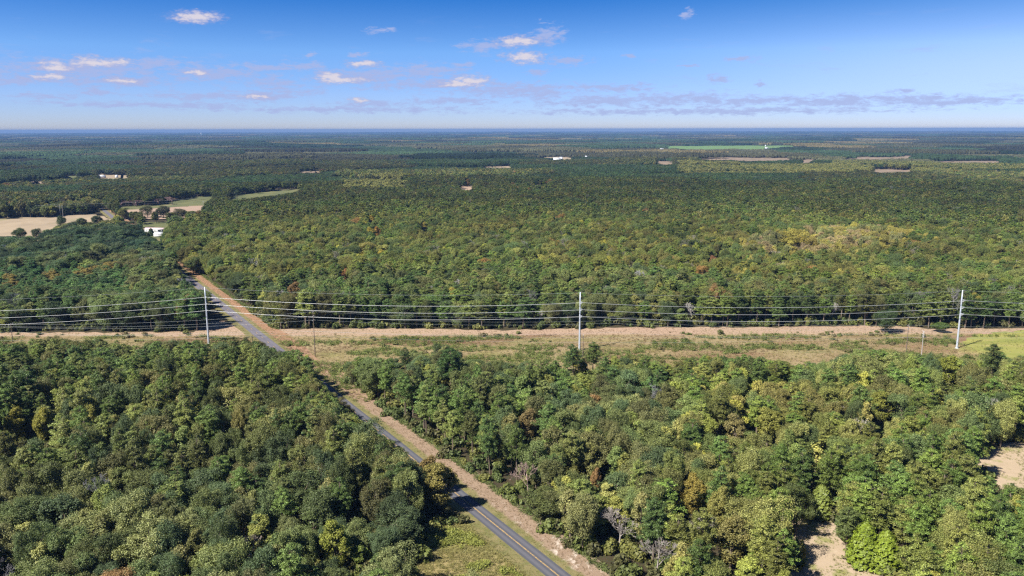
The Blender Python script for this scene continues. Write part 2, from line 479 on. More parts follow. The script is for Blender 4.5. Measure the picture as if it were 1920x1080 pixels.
# ------------------------------------------------------------------ clearings seen in the photo (1920 x 1080)
CLEAR = dict(
    corridor=[(-60, 622), (150, 623), (370, 621), (396, 612), (430, 603), (470, 616), (520, 617), (700, 615), (960, 618), (1180, 613), (1300, 613), (1440, 614),
              (1560, 611), (1625, 613), (1640, 622), (1690, 618), (1760, 619), (1900, 616), (2000, 613), (2000, 660), (1925, 668), (1890, 664), (1870, 655),
              (1842, 672), (1812, 671), (1780, 664), (1745, 666), (1700, 660), (1660, 657), (1600, 653), (1562, 678), (1500, 678), (1444, 674), (1400, 665),
              (1330, 666), (1270, 679), (1240, 674), (1210, 668), (1165, 671), (1135, 663), (1100, 666), (1052, 667), (1030, 681), (990, 675), (960, 682),
              (900, 678), (868, 674), (850, 642), (818, 643), (800, 664), (760, 661), (735, 670), (680, 670), (650, 678), (632, 696), (600, 706),
              (585, 690), (582, 668), (560, 656), (525, 656), (500, 646), (470, 640), (440, 634), (390, 646), (350, 636), (300, 640), (250, 645), (190, 636), (130, 638), (80, 632), (40, 640), (-60, 641)],
    road_upper=[(396, 545), (396, 612), (440, 606), (482, 616), (440, 560), (412, 548), (385, 530), (345, 505), (335, 497), (338, 520), (362, 538)],
    verge_mid=[(590, 694), (640, 702), (652, 722), (692, 755), (710, 776), (774, 816), (806, 850), (845, 868), (886, 917), (868, 922), (850, 900), (800, 862), (775, 862),
               (745, 832), (690, 800), (668, 778), (632, 752), (606, 720)],
    road_low=[(868, 922), (886, 917), (956, 955), (1000, 990), (1060, 1030), (1110, 1040), (1165, 1095), (770, 1095), (800, 1050), (858, 1000), (892, 985), (872, 945)],
    track=[(1493, 976), (1563, 986), (1573, 1018), (1609, 1054), (1665, 1090), (1485, 1090), (1520, 1030), (1502, 992)],
    right_field=[(1835, 851), (1872, 846), (1925, 828), (2000, 820), (2000, 920), (1920, 908), (1878, 915), (1858, 890)],
    left_field=[(-60, 412), (60, 409), (165, 402), (172, 390), (205, 400), (218, 411), (190, 414), (150, 416), (112, 419), (96, 428), (60, 442), (-60, 444)],
    clearing_a=[(56, 341), (80, 341), (80, 345), (56, 345)], clearing_b=[(120, 331), (145, 330), (145, 334), (120, 335)], clearing_c=[(1750, 303), (1880, 302), (1880, 304.5), (1750, 305)],
    clearing_d=[(560, 322), (600, 321), (600, 324), (560, 324)], clearing_e=[(905, 313), (958, 312), (958, 315), (905, 315)], clearing_f=[(1000, 345), (1030, 344), (1030, 346), (1000, 347)],
    far_field=[(224, 389), (300, 384), (370, 370), (400, 366), (400, 372), (384, 382), (380, 394), (340, 396), (235, 398)],
    far_field_right=[(430, 368), (475, 362), (535, 358), (562, 355), (562, 359), (520, 366), (475, 372), (430, 376)],
    yard=[(270, 420), (306, 419), (324, 420), (308, 428), (307, 438), (300, 444), (276, 444)],
    yard_low=[(292, 464), (309, 464), (312, 471), (295, 472)],
    crop=[(1252, 274), (1370, 273), (1455, 273), (1500, 274), (1440, 279), (1370, 280), (1300, 280), (1255, 279)],
    brush_a=[(1228, 303), (1262, 303), (1262, 309), (1236, 309)],
    brush_b=[(1310, 297), (1485, 296), (1485, 301), (1400, 303), (1310, 300)],
    brush_c=[(1503, 296), (1524, 296), (1520, 306), (1505, 307)],
    brush_d=[(1585, 297), (1725, 293), (1725, 296), (1640, 299), (1585, 300)],
    pond=[(1634, 317), (1710, 319), (1708, 323), (1650, 325), (1634, 322)],
    pink=[(862, 350), (886, 350), (886, 357), (864, 357)],
    homestead=[(184, 327), (240, 328), (240, 335), (184, 336)],
    barns=[(1028, 295), (1060, 294), (1075, 298), (1028, 301)],
)


RAGGED = dict(crop=(14, 3), brush_a=(8, 4), brush_b=(20, 5), brush_c=(8, 6), brush_d=(20, 4), pond=(16, 4), pink=(6, 4), homestead=(10, 5), barns=(8, 3),
              left_field=(10, 4), far_field=(8, 4), far_field_right=(10, 5), right_field=(14, 10), track=(8, 6), corridor=(0, 5))


def inside(px, py, poly):
    poly = np.asarray(poly, float); r = np.zeros(px.shape, bool); n = len(poly); j = n - 1
    for i in range(n):
        xi, yi = poly[i]; xj, yj = poly[j]
        c = ((yi > py) != (yj > py)) & (px < (xj - xi) * (py - yi) / (yj - yi + 1e-12) + xi)
        r ^= c; j = i
    return r


def blocked(x, y, z, h, rad, soft=0.8):
    """true where a tree at x, y would cover one of the clearings"""
    bad = np.zeros(x.shape, bool)
    tests = [(0, 0.0), (0, 0.25), (0, 0.5), (0, 0.75), (0, 0.97), (-soft, 0.62), (soft, 0.62), (-soft * 0.6, 0.86), (soft * 0.6, 0.86), (-soft * .7, 0.3), (soft * .7, 0.3)]
    for s, t in tests:
        px, py, zz = proj(np.stack([x + s * rad, y, z + t * h], 1))
        for k, poly in CLEAR.items():
            p = np.asarray(poly); m = (px > p[:, 0].min()) & (px < p[:, 0].max()) & (py > p[:, 1].min()) & (py < p[:, 1].max()) & (zz > 5)
            if m.any():
                ix = np.nonzero(m)[0]; jx = px[ix]; jy = py[ix]
                if k in RAGGED:
                    wx = vnoise(x[ix], y[ix], 28, 31) - 0.5; wy = vnoise(x[ix], y[ix], 22, 37) - 0.5
                    jx = jx + wx * RAGGED[k][0]; jy = jy + wy * RAGGED[k][1]
                bad[ix] |= inside(jx, jy, poly)
    return bad


# ------------------------------------------------------------------ terrain
FLAT = [(gp(60, 425), 260), (gp(200, 400), 300), (gp(330, 385), 300), (gp(500, 362), 350), (gp(290, 432), 200), (gp(1350, 277), 1500), (gp(1390, 299), 900),
        (gp(1650, 297), 900), (gp(1670, 321), 500), (gp(875, 353), 250), (gp(210, 331), 400), (gp(1045, 298), 500), (gp(1245, 305), 500)] + [(gp(*CLEAR['clearing_' + k][0]), 400) for k in 'abcdef']


def terrain(x, y):
    x = np.asarray(x, float); y = np.asarray(y, float)
    d = np.hypot(x, y)
    amp = 9 * sst(d, 800, 2200) + 14 * sst(d, 2200, 6000)
    z = (fbm(x, y, 1700, 5, 3) - 0.5) * 2 * amp
    keep = np.ones_like(z)
    for c, r in FLAT: keep = np.minimum(keep, sst(np.hypot(x - c[0], (y - c[1]) * 0.6), r * 0.7, r * 2.2))
    return z * keep


def grid_mesh(name, x, y, z, mat):
    """x, y, z arrays of shape (n, m)"""
    n, m = x.shape
    v = np.stack([x, y, z], -1).reshape(-1, 3)
    i, j = np.meshgrid(np.arange(n - 1), np.arange(m - 1), indexing='ij')
    a = (i * m + j).ravel()
    f = np.stack([a, a + 1, a + m + 1, a + m], 1)
    b = MB(); b.add(v, f); return b.mesh(name, [mat])


rr = np.concatenate([np.linspace(0.5, 1000, 40), np.geomspace(1050, 42000, 90)])
th = np.linspace(0, 2 * math.pi, 241)
TH, RR = np.meshgrid(th, rr, indexing='ij')
GX, GY = RR * np.sin(TH), RR * np.cos(TH)
gz = terrain(GX, GY) - np.where(RR > 1000, 1.0, 0.0)
g = link('ground', grid_mesh('ground', GX, GY, gz, M['floor'])); tag(g, kind='structure')


def sheet(name, pts, z, mat, kind='structure'):
    """flat sheet with an uneven, densified outline, at ground level"""
    pts = [np.asarray(p, float) for p in pts]; out = []
    for i, p in enumerate(pts):
        q = pts[(i + 1) % len(pts)]; k = max(1, int(min(30, np.hypot(*(q - p)) / 4)))
        d = np.hypot(*p) * 0.004
        for t in range(k):
            w = p + (q - p) * t / k
            out.append((w[0] + random.uniform(-1, 1) * d, w[1] + random.uniform(-1, 1) * d, 0))
    me = bpy.data.meshes.new(name); me.from_pydata(out, [], [list(range(len(out)))]); me.materials.append(mat)
    me.update()
    o = link(name, me); o.location.z = z
    if me.polygons[0].normal.z < 0: me.flip_normals()
    return tag(o, kind=kind)


# the power line corridor: its far edge follows the photo, its near edge runs under the nearer woods
cor = [gp(x, y) for x, y in [(-700, 622), (-60, 623), (150, 624), (370, 622), (396, 600), (470, 612), (520, 618), (700, 616), (960, 619), (1180, 614), (1300, 614), (1440, 614),
                             (1560, 611), (1625, 612), (1690, 612), (1760, 617), (1900, 615), (2700, 610), (2700, 730), (1920, 735), (1500, 735), (900, 745), (700, 760), (560, 745), (0, 700), (-700, 700)]]
sheet('grass_corridor', cor, 0.02, M['corridor'])
sheet('mown_meadow', [gp(x, y) for x, y in [(1785, 672), (1800, 652), (1812, 638), (1835, 627), (1930, 619), (2300, 617), (2300, 720), (1900, 730), (1790, 720)]], 0.03, M['mown'])
sheet('roadside_meadow', [gp(x, y) for x, y in [(1040, 1085), (900, 975), (860, 960), (820, 1000), (700, 1085), (640, 1200), (1150, 1200)]], 0.015, M['bright'])
sheet('sandy_track', [gp(x, y) for x, y in [(1480, 965), (1560, 975), (1580, 1015), (1625, 1050), (1720, 1090), (1800, 1200), (1460, 1200), (1470, 1050)]], 0.02, M['track'])
sheet('dirt_clearing', [gp(x, y) for x, y in [(1815, 850), (1870, 838), (1930, 822), (2200, 790), (2200, 960), (1990, 980), (1860, 950), (1830, 900)]], 0.02, M['track'])
sheet('stubble_field', [gp(x, y) for x, y in [(-400, 413), (60, 408), (165, 400), (240, 418), (250, 432), (150, 460), (-400, 462)]], 0.25, M['tan_field'])
sheet('pasture', [gp(x, y) for x, y in [(215, 389), (300, 382), (370, 368), (420, 364), (430, 368), (480, 361), (560, 353), (600, 352), (600, 362), (480, 380), (400, 392), (300, 396), (225, 394)]], 0.3, M['green_field'])
sheet('bare_field', [gp(x, y) for x, y in [(236, 394), (300, 390), (380, 386), (430, 390), (430, 410), (240, 412)]], 0.45, M['pink_field'])
sheet('yard', [gp(x, y) for x, y in [(262, 417), (335, 415), (338, 440), (322, 478), (288, 478), (270, 450)]], 0.3, M['green_field'])
sheet('crop_field', [gp(x, y) for x, y in [(1250, 274), (1370, 273), (1510, 273), (1510, 284), (1250, 284)]], 1.0, M['crop_field'])
sheet('cutover_field', [gp(x, y) for x, y in [(1222, 302), (1270, 300), (1310, 296), (1530, 295), (1730, 292), (1730, 303), (1530, 308), (1400, 310), (1230, 314)]], 0.9, M['brush_field'])
sheet('stubble_field', [gp(x, y) for x, y in [(1630, 316), (1715, 318), (1715, 332), (1630, 332)]], 0.8, M['brush_field'])
sheet('bare_field', [gp(x, y) for x, y in [(855, 349), (892, 349), (892, 366), (855, 366)]], 0.8, M['pink_field'])
sheet('farm_yard', [gp(x, y) for x, y in [(176, 326), (245, 327), (245, 345), (176, 345)]], 0.8, M['tan_field'])
sheet('farm_yard', [gp(x, y) for x, y in [(1020, 295), (1080, 294), (1080, 306), (1020, 306)]], 0.9, M['tan_field'])

for k_, m_ in (('clearing_a', 'tan_field'), ('clearing_b', 'green_field'), ('clearing_c', 'brush_field'), ('clearing_d', 'brush_field'), ('clearing_e', 'tan_field'), ('clearing_f', 'brush_field')):
    q_ = CLEAR[k_]; sheet('clearing', [gp(*q_[0]), gp(*q_[1]), gp(q_[2][0], q_[2][1] + 6), gp(q_[3][0], q_[3][1] + 6)], 0.85, M[m_])

# ------------------------------------------------------------------ road
RA, RB = gp(1047, 1080), gp(202, 400)
RD = (RB - RA) / np.hypot(*(RB - RA)); RN = np.array([RD[1], -RD[0]])      # RN points to the right of the road
RLEN = np.hypot(*(gp(176, 390) - RA))


def rpt(t, s): return RA + RD * t + RN * s


def ribbon(name, t0, t1, s0, s1, z, mat, step=6.0, wob0=0.0, wob1=0.0, ns=4):
    t = np.arange(t0, t1 + step, step); n = len(t)
    s = np.linspace(0, 1, ns + 1)
    w0 = (vnoise(t, t * 0, 14, 3) - 0.5) * 2 * wob0; w1 = (vnoise(t, t * 0, 14, 9) - 0.5) * 2 * wob1 + (vnoise(t, t * 0, 5, 19) - 0.5) * wob1
    lat = (s0 + w0)[:, None] * (1 - s)[None] + (s1 + w1)[:, None] * s[None]
    P = RA[None, None] + RD * t[:, None, None] + RN * lat[..., None]
    me = grid_mesh(name, P[..., 0], P[..., 1], np.full(lat.shape, 0.0), mat)
    at = me.attributes.new('lat', 'FLOAT', 'POINT'); at.data.foreach_set('value', lat.ravel().astype(np.float32))
    o = link(name, me); o.location.z = z
    if me.polygons[0].normal.z < 0: me.flip_normals()
    return o


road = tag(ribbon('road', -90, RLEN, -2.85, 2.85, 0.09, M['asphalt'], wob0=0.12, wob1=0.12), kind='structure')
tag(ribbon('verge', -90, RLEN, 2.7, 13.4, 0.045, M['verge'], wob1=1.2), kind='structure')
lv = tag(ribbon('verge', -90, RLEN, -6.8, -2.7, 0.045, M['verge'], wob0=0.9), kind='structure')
ribbon('centre_line', -90, 118, -0.16, -0.03, 0.012, M['yellow'], ns=1).parent = road
ribbon('centre_line', -90, 118, 0.08, 0.20, 0.012, M['yellow'], ns=1).parent = road
for k in range(40):
    t = 124 + k * 12.2
    if t < RLEN - 10: ribbon('lane_dash', t, t + 3.2, -0.11, 0.11, 0.012, M['yellow'], step=3.2, ns=1).parent = road


# ------------------------------------------------------------------ tree shapes
def rnd_dirs(n, r):
    v = r.normal(size=(n, 3)); return v / np.linalg.norm(v, axis=1)[:, None]


def cards(mb, P, N, size, r, shade, asp=0.62, mi=0):
    n = len(P); N = N / (np.linalg.norm(N, axis=1)[:, None] + 1e-9)
    T = np.cross(N, rnd_dirs(n, r)); T /= np.linalg.norm(T, axis=1)[:, None] + 1e-9
    Bv = np.cross(N, T); s = (size * r.uniform(0.65, 1.35, n))[:, None]
    V = np.stack([P + T * s, P + Bv * s * asp - N * s * 0.28, P - T * s * 0.85, P - Bv * s * asp - N * s * 0.28], 1).reshape(-1, 3)
    mb.add(V, np.arange(4 * n).reshape(n, 4), shade, mi)


def limb(mb, a, b, r0, r1, r, bend=0.12, n=5, seg=4, mi=0):
    a = np.asarray(a, float); b = np.asarray(b, float); t = np.linspace(0, 1, seg)[:, None]
    p = a + (b - a) * t + np.sin(t * math.pi) * r.normal(size=3) * np.linalg.norm(b - a) * bend
    mb.tube(p, r0 + (r1 - r0) * t[:, 0], n, mi)
    return p


def broadleaf(seed, R=5.0, H=16.0, rz=0.72, lobes=15, puffs=13, leaves=88, size=0.165, low=0.3, lod=False, ragged=0.0):
    r = np.random.default_rng(seed); cr = MB(); tr = MB()
    Rz = H * rz / 2; c = np.array([0, 0, H - Rz * 1.0])
    D = rnd_dirs(lobes * 4, r); D = D[D[:, 2] > -0.55][:lobes]; D = D * r.uniform(0.80, 1.22, (len(D), 1))
    D[0] = (0.1, 0.05, 1)
    q = r.uniform(0.50, 0.74 + ragged, len(D))[:, None]
    LC = c + D * q * np.array([R, R, Rz]) * np.array([1, 1, 0.95])
    LR = R * r.uniform(0.30, 0.47, len(D))
    base = np.array([0, 0, H * 0.22])
    tr.tube([(0, 0, -0.3), (0.1, 0, H * 0.2), (0.0, 0.15, H * 0.45), (0, 0, H * 0.75)], [0.34, 0.26, 0.18, 0.06], 7)
    for i in range(len(D)):
        if i % (1 if not lod else 4) == 0: limb(tr, (0, 0, H * r.uniform(0.28, 0.5)), LC[i], 0.13, 0.04, r, n=4)
        d = rnd_dirs(puffs * 3, r) + D[i] * 0.55; d /= np.linalg.norm(d, axis=1)[:, None]
        pc = LC[i] + d * (LR[i] * r.uniform(0.62, 0.92, len(d)))[:, None]
        ok = np.ones(len(pc), bool)
        for j in range(len(D)):
            if j != i: ok &= np.linalg.norm(pc - LC[j], axis=1) > LR[j] * 0.72
        pc = pc[ok][:puffs]; d = d[ok][:puffs]
        for k in range(len(pc)):
            pr = LR[i] * r.uniform(0.30, 0.62)
            ld = rnd_dirs(leaves, r) + d[k] * 0.35; ld /= np.linalg.norm(ld, axis=1)[:, None]
            P = pc[k] + ld * pr * (r.uniform(0.25, 1.45, leaves) ** 0.8)[:, None] * np.array([1, 1, 0.9]) + np.array([0, 0, 0.25]) * r.exponential(1.0, leaves)[:, None] * (r.uniform(0, 1, leaves) < 0.25)[:, None]
            N = ld * 0.75 + r.normal(size=(leaves, 3)) * 0.55 + np.array([0, 0, 0.35])
            cards(cr, P, N, size, r, r.uniform(0.84, 1.16) * r.uniform(0.5, 1.5, leaves))  # random leaf tone, spread wide to put lit-and-dark contrast into the colour
    # inner foliage, its leaf colour darkened for the shade inside the crown
    n = int(lobes * 14 * (0.4 if lod else 1)); dd = rnd_dirs(n, r)
    P = c + dd * np.array([R, R, Rz]) * r.uniform(0.15, 0.62, n)[:, None]
    cards(cr, P, dd + np.array([0, 0, 0.3]), size * 1.9, r, r.uniform(0.7, 1.0, n))
    if low > 0:   # skirt of lower leaves
        n = int(lobes * puffs * leaves * low * 0.28); dd = rnd_dirs(n, r); dd[:, 2] = -np.abs(dd[:, 2]) * 0.9
        P = np.array([0, 0, H * 0.46]) + dd * np.array([R * 0.78, R * 0.78, H * 0.33]) * r.uniform(0.6, 1.0, n)[:, None]
        N = dd * np.array([1, 1, 0.3]) + r.normal(size=(n, 3)) * 0.4 + np.array([0, 0, 0.4])
        cards(cr, P, N, size * 1.15, r, r.uniform(0.7, 1.2, n))
    return cr, tr


def pine(seed, R=3.7, H=19.0, base=0.42, whorls=11, tufts=40, size=0.215, lod=False, peak=0.5, flat=0.85):
    r = np.random.default_rng(seed); cr = MB(); tr = MB()
    tr.tube([(0, 0, -0.3), (0.05, 0, H * 0.35), (0, 0.08, H * 0.7), (0, 0, H * 0.98)], [0.27, 0.22, 0.14, 0.035], 7)
    for w in range(whorls):
        t = float(np.clip((w + r.uniform(-0.2, 0.2)) / (whorls - 1), 0, 1))
        z0 = z = H * (base + (0.985 - base) * np.clip(t, 0, 1))
        rad = R * max(0.12, (1 - max(0, t)) ** peak) * (0.62 + 0.38 * min(1, t * 4 + 0.4)) * r.uniform(0.85, 1.1)
        nb = r.integers(5, 8) if t < 0.85 else 4
        a0 = r.uniform(0, 6.28)
        for k in range(nb):
            a = a0 + k * 6.283 / nb + r.uniform(-0.45, 0.45); L_ = rad * r.uniform(0.55, 1.15); z = min(H * 0.985, z0 + r.uniform(-0.65, 0.65) * H * (1 - base) / whorls)
            tip = np.array([math.cos(a) * L_, math.sin(a) * L_, z + L_ * r.uniform(0.05, 0.40) - (1 - t) * 0.5])
            if not lod or k % 3 == 0: limb(tr, (0, 0, z - 0.4), tip, 0.05, 0.02, r, 0.06, 4, 3)
            for u in ((1.0, 0.72, 0.46) if L_ > 1.6 else (1.0,)):
                cnt = 1 if u == 1.0 else 2
                for _ in range(cnt):
                    pc = np.array([0, 0, z]) * (1 - u) + tip * u + r.normal(size=3) * np.array([0.5, 0.5, 0.36]) * (0.5 if cnt == 1 else 1.0) * L_ / 3
                    n = tufts; d = rnd_dirs(n, r); d[:, 2] = d[:, 2] * 0.7 + 0.32; d /= np.linalg.norm(d, axis=1)[:, None]
                    P = pc + d * np.array([1, 1, flat]) * (r.uniform(0.35, 1.0, n) * 0.72 * (0.75 + 0.12 * L_))[:, None]
                    N = d * 0.8 + r.normal(size=(n, 3)) * 0.5 + np.array([0, 0, 0.45])
                    cards(cr, P, N, size, r, r.uniform(0.8, 1.2) * r.uniform(0.55, 1.45, n), 0.36)  # needle tones vary widely too, adding painted lit-and-dark contrast
    return cr, tr


def bare(seed, H=13.0):
    r = np.random.default_rng(seed); cr = MB(); tr = MB()
    p = limb(tr, (0, 0, -0.3), (r.normal() * 0.5, r.normal() * 0.5, H * 0.62), 0.24, 0.12, r, 0.03, 6, 5)

    def grow(a, d, l, rad, lev):
        b = a + d * l
        limb(tr if lev < 2 else cr, a, b, rad, rad * 0.55, r, 0.10, 4 if lev < 2 else 3, 3)
        if lev < 4:
            for _ in range(3 if lev < 3 else 4):
                nd = d + rnd_dirs(1, r)[0] * 0.75 + np.array([0, 0, 0.22]); nd /= np.linalg.norm(nd)
                grow(a + (b - a) * r.uniform(0.55, 1.0), nd, l * r.uniform(0.55, 0.8), max(0.035, rad * 0.55), lev + 1)
    for k in range(5):
        d = rnd_dirs(1, r)[0]; d[2] = abs(d[2]) + 0.55; d /= np.linalg.norm(d)
        grow(p[r.integers(2, 5)], d, H * 0.22, 0.10, 0)
    return cr, tr


def conifer(seed, R=2.6, H=9.0, size=0.26, n=5200):
    r = np.random.default_rng(seed); cr = MB(); tr = MB()
    tr.tube([(0, 0, -0.2), (0, 0, H * 0.9)], [0.2, 0.04], 6)
    t = r.uniform(0, 1, n) ** 1.25; a = r.uniform(0, 6.283, n)
    lump = 0.85 + 0.18 * np.sin(a * 5 + t * 17) + 0.10 * np.sin(a * 11 - t * 31)
    rad = R * np.minimum(1, (1 - t) ** 0.48 * 1.10 + 0.02) * lump * np.minimum(1, t * 8 + 0.55) * r.uniform(0.8, 1.05, n)
    P = np.stack([np.cos(a) * rad, np.sin(a) * rad, 0.1 + t * H], 1)
    N = np.stack([np.cos(a), np.sin(a), np.full(n, 0.55)], 1) + r.normal(size=(n, 3)) * 0.4
    cards(cr, P, N, size, r, r.uniform(0.7, 1.3, n))
    return cr, tr


def tuft_plant(seed, n=26, r0=0.5, h=0.8, size=0.22, asp=0.3):
    r = np.random.default_rng(seed); cr = MB()
    P = r.normal(size=(n, 3)) * np.array([r0, r0, 0]) * 0.6; P[:, 2] = r.uniform(0.1, h, n)
    d = rnd_dirs(n, r); d[:, 2] = np.abs(d[:, 2])
    cards(cr, P, d + np.array([0, 0, 0.4]), size, r, r.uniform(0.7, 1.3, n), asp)
    return cr


def bush(seed, R=1.5, n=420, size=0.24):
    r = np.random.default_rng(seed); cr = MB()
    for _ in range(7):
        c = np.array([r.normal() * R * 0.35, r.normal() * R * 0.35, R * r.uniform(0.25, 0.75)]); rr_ = R * r.uniform(0.35, 0.55)
        d = rnd_dirs(n // 7, r); P = c + d * rr_ * r.uniform(0.6, 1.05, len(d))[:, None]; P[:, 2] = np.maximum(P[:, 2], 0.05)
        cards(cr, P, d + r.normal(size=d.shape) * 0.4 + np.array([0, 0, 0.35]), size, r, r.uniform(0.85, 1.15) * r.uniform(0.7, 1.3, len(d)))
    return cr


def merge(cr, tr):
    m = MB()
    for src, mi in ((cr, 0), (tr, 1)):
        if not src.v: continue
        v = np.concatenate(src.v); f = np.concatenate(src.f); m.add(v, f, np.concatenate(src.sh), mi)
    return m


PROTO = {}      # kind -> list of dicts(crown mesh, trunk mesh, whole mesh, R, H)


def proto(kind, mats, hi, lo):
    PROTO[kind] = dict(hi=[], lo=[])
    for lod, lst in (('hi', hi), ('lo', lo)):
        for i, (cr, tr, R, H) in enumerate(lst):
            d = dict(R=R, H=H, whole=merge(cr, tr).mesh('%s_whole' % kind, mats))
            if lod == 'hi': d['crown'] = cr.mesh(kind + '_crown', [mats[0]]); d['trunk'] = tr.mesh(kind + '_trunk', [mats[1]])
            PROTO[kind][lod].append(d)


def BL(s, **k): k.setdefault('R', 5.0); k.setdefault('H', 16.0); return (*broadleaf(s, **k), k['R'], k['H'])
def PN(s, **k): k.setdefault('R', 3.7); k.setdefault('H', 19.0); return (*pine(s, **k), k['R'], k['H'])


LO = dict(puffs=10, leaves=16, size=0.48, lod=True)
proto('oak_tree', [M['leaf'], M['bark']],
      [BL(1), BL(2, R=5.6, rz=0.62, lobes=15), BL(3, R=4.4, rz=0.80, lobes=11), BL(4, R=5.0, lobes=16, ragged=0.12), BL(5, R=4.7, H=15, rz=0.75), BL(6, R=5.3, rz=0.68, ragged=0.2)],
      [BL(21, **LO), BL(22, R=5.4, rz=0.62, **LO), BL(23, R=4.5, rz=0.8, **LO)])
proto('pine_tree', [M['needle'], M['bark']],
      [PN(31, peak=0.42), PN(32, R=4.2, whorls=10, peak=0.38), PN(33, R=3.4, base=0.36, peak=0.55), PN(34, R=4.2, base=0.5, whorls=9, peak=0.34), PN(35, R=3.7, whorls=12, peak=0.46)],
      [PN(41, whorls=8, tufts=7, size=0.62, lod=True, peak=0.42), PN(42, R=4.1, whorls=7, tufts=7, size=0.66, lod=True, peak=0.36), PN(43, R=3.5, whorls=8, tufts=6, size=0.62, lod=True, peak=0.5)])
proto('sweetgum_tree', [M['leaf'], M['bark']],
      [BL(51, R=3.0, H=15, rz=0.86, lobes=12, puffs=11), BL(52, R=3.5, H=16, rz=0.84, lobes=13, puffs=12, ragged=0.1), BL(53, R=2.7, H=13, rz=0.88, lobes=10, puffs=11)],
      [BL(61, R=3.0, H=15, rz=0.86, **LO), BL(62, R=3.5, H=16, rz=0.84, **LO)])
_b = [bare(s) for s in (71, 72, 73)]
proto('bare_tree', [M['pale_bark'], M['pale_bark']], [(c, t, 3.6, 13.0) for c, t in _b], [(c, t, 3.6, 13.0) for c, t in _b[:1]])
_c = [conifer(81), conifer(82, R=2.9, H=8.5)]
proto('cedar_tree', [M['needle'], M['bark']], [(_c[0][0], _c[0][1], 2.6, 9.0), (_c[1][0], _c[1][1], 2.9, 8.5)], [(*conifer(83, n=700, size=0.6), 2.6, 9.0)])

# ------------------------------------------------------------------ where the trees stand
HALF = R_(40)


def scatter(d0, d1, s, seed, half=HALF):
    r = np.random.default_rng(seed)
    w = d1 * math.sin(half) * 1.02
    xs = np.arange(-w, w, s); ys = np.arange(d0 * math.cos(half), d1, s)
    X, Y = np.meshgrid(xs, ys); X = X.ravel(); Y = Y.ravel()
    X = X + r.uniform(-0.46, 0.46, X.shape) * s; Y = Y + r.uniform(-0.46, 0.46, Y.shape) * s
    d = np.hypot(X, Y); m = (d > d0) & (d < d1) & (np.abs(np.arctan2(X, Y)) < half)
    return X[m], Y[m]


def cellv(x, y, size, s):
    """voronoi-like stand id: returns (random a, random b, random c, edge distance)"""
    gx = np.floor(x / size); gy = np.floor(y / size); best = np.full(x.shape, 1e18); out = [np.zeros(x.shape) for _ in range(3)]
    for i in (-1, 0, 1):
        for j in (-1, 0, 1):
            cx = gx + i; cyy = gy + j
            px = (cx + 0.15 + 0.7 * hash2(cx + 500, cyy + 500, s)) * size; py = (cyy + 0.15 + 0.7 * hash2(cx + 500, cyy + 500, s + 1)) * size
            d = np.abs(x - px) * 0.8 + np.abs(y - py)
            m = d < best; best = np.where(m, d, best)
            for k in range(3): out[k] = np.where(m, hash2(cx + 500, cyy + 500, s + 2 + k), out[k])
    return out


# rough side of the road, used for regions
def side(x, y): return (x - RA[0]) * RN[0] + (y - RA[1]) * RN[1]


CORY = gp(960, 640)[1]
segs = []
for d0, d1, s in ((70, 620, 6.9), (620, 1500, 7.4), (1500, 3000, 9.0)):
    X, Y = scatter(d0, d1, s, int(d0)); segs.append((X, Y))
_t, _s = [q.ravel() for q in np.meshgrid(np.arange(8, 420, 4.4), (-8.0, -13.0, -18.0, -23.0))]; _t = _t + rng.uniform(-1.5, 1.5, len(_t)); _s = _s + rng.uniform(-1.2, 1.2, len(_t)); _q = RA[None] + RD[None] * _t[:, None] + RN[None] * _s[:, None]
segs.append((_q[:, 0], _q[:, 1])); NROW = len(_t)
X = np.concatenate([a[0] for a in segs]); Y = np.concatenate([a[1] for a in segs])
N = len(X); D = np.hypot(X, Y)
u = rng.uniform(0, 1, (N, 6))
sd = side(X, Y)
far = Y > CORY
sa, sb, sc_ = cellv(X, Y * 0.8, 330, 40)
mixn = fbm(X, Y, 90, 60, 3); mix2 = fbm(X, Y, 38, 70, 2)
PX0, PY0, _ = proj(np.stack([X, Y, np.full(N, 14.0)], 1))
# kinds: 0 oak 1 pine 2 sweetgum 3 bare 4 cedar
near = ~far
pine_p = np.where(near, 0.42 + 0.9 * (mixn - 0.5) * 2, 0.62 + 0.8 * (mixn - 0.5) * 2)
pine_p = np.where(near & (sd < 0) & (PY0 < 730), 0.72, pine_p)                      # pines along the back of the left wood
pine_p = np.where(near & (PX0 > 1500) & (PY0 > 840), 0.85, pine_p)                  # pines round the sandy track
pine_p = np.where(near & (PX0 > 950) & (PX0 < 1500) & (PY0 < 720), 0.65, pine_p)
pine_p = np.where(far & (D > 780), np.where(sa < 0.55, 0.92, 0.30), pine_p)
pine_p = np.where(far & (sd > 0) & (D > 620) & (D < 1700), 0.30 + 0.45 * sst(D, 700, 1150) + 0.8 * (mixn - 0.5), pine_p)
oakm = far & (sd < 0) & (PY0 > 405) & (PY0 < 492) & (PX0 < 300); pine_p = np.where(oakm, 0.08, pine_p)
palep = ((PX0 - 1580) / 170) ** 2 + ((PY0 - 452) / 26) ** 2 < 1 + (mix2 - 0.5) * 2.6         # pale stand on the right
kind = np.where(u[:, 0] < pine_p, 1, np.where(u[:, 1] < 0.74, 0, 2))
kind = np.where((u[:, 2] < 0.012) | ((u[:, 2] < 0.028) & far & (D < 800)), 3, kind)
kind = np.where(palep & (u[:, 0] < 0.72), np.where(u[:, 3] < 0.5, 2, 0), kind)
kind = np.where(palep & (u[:, 2] > 0.90), 3, kind)
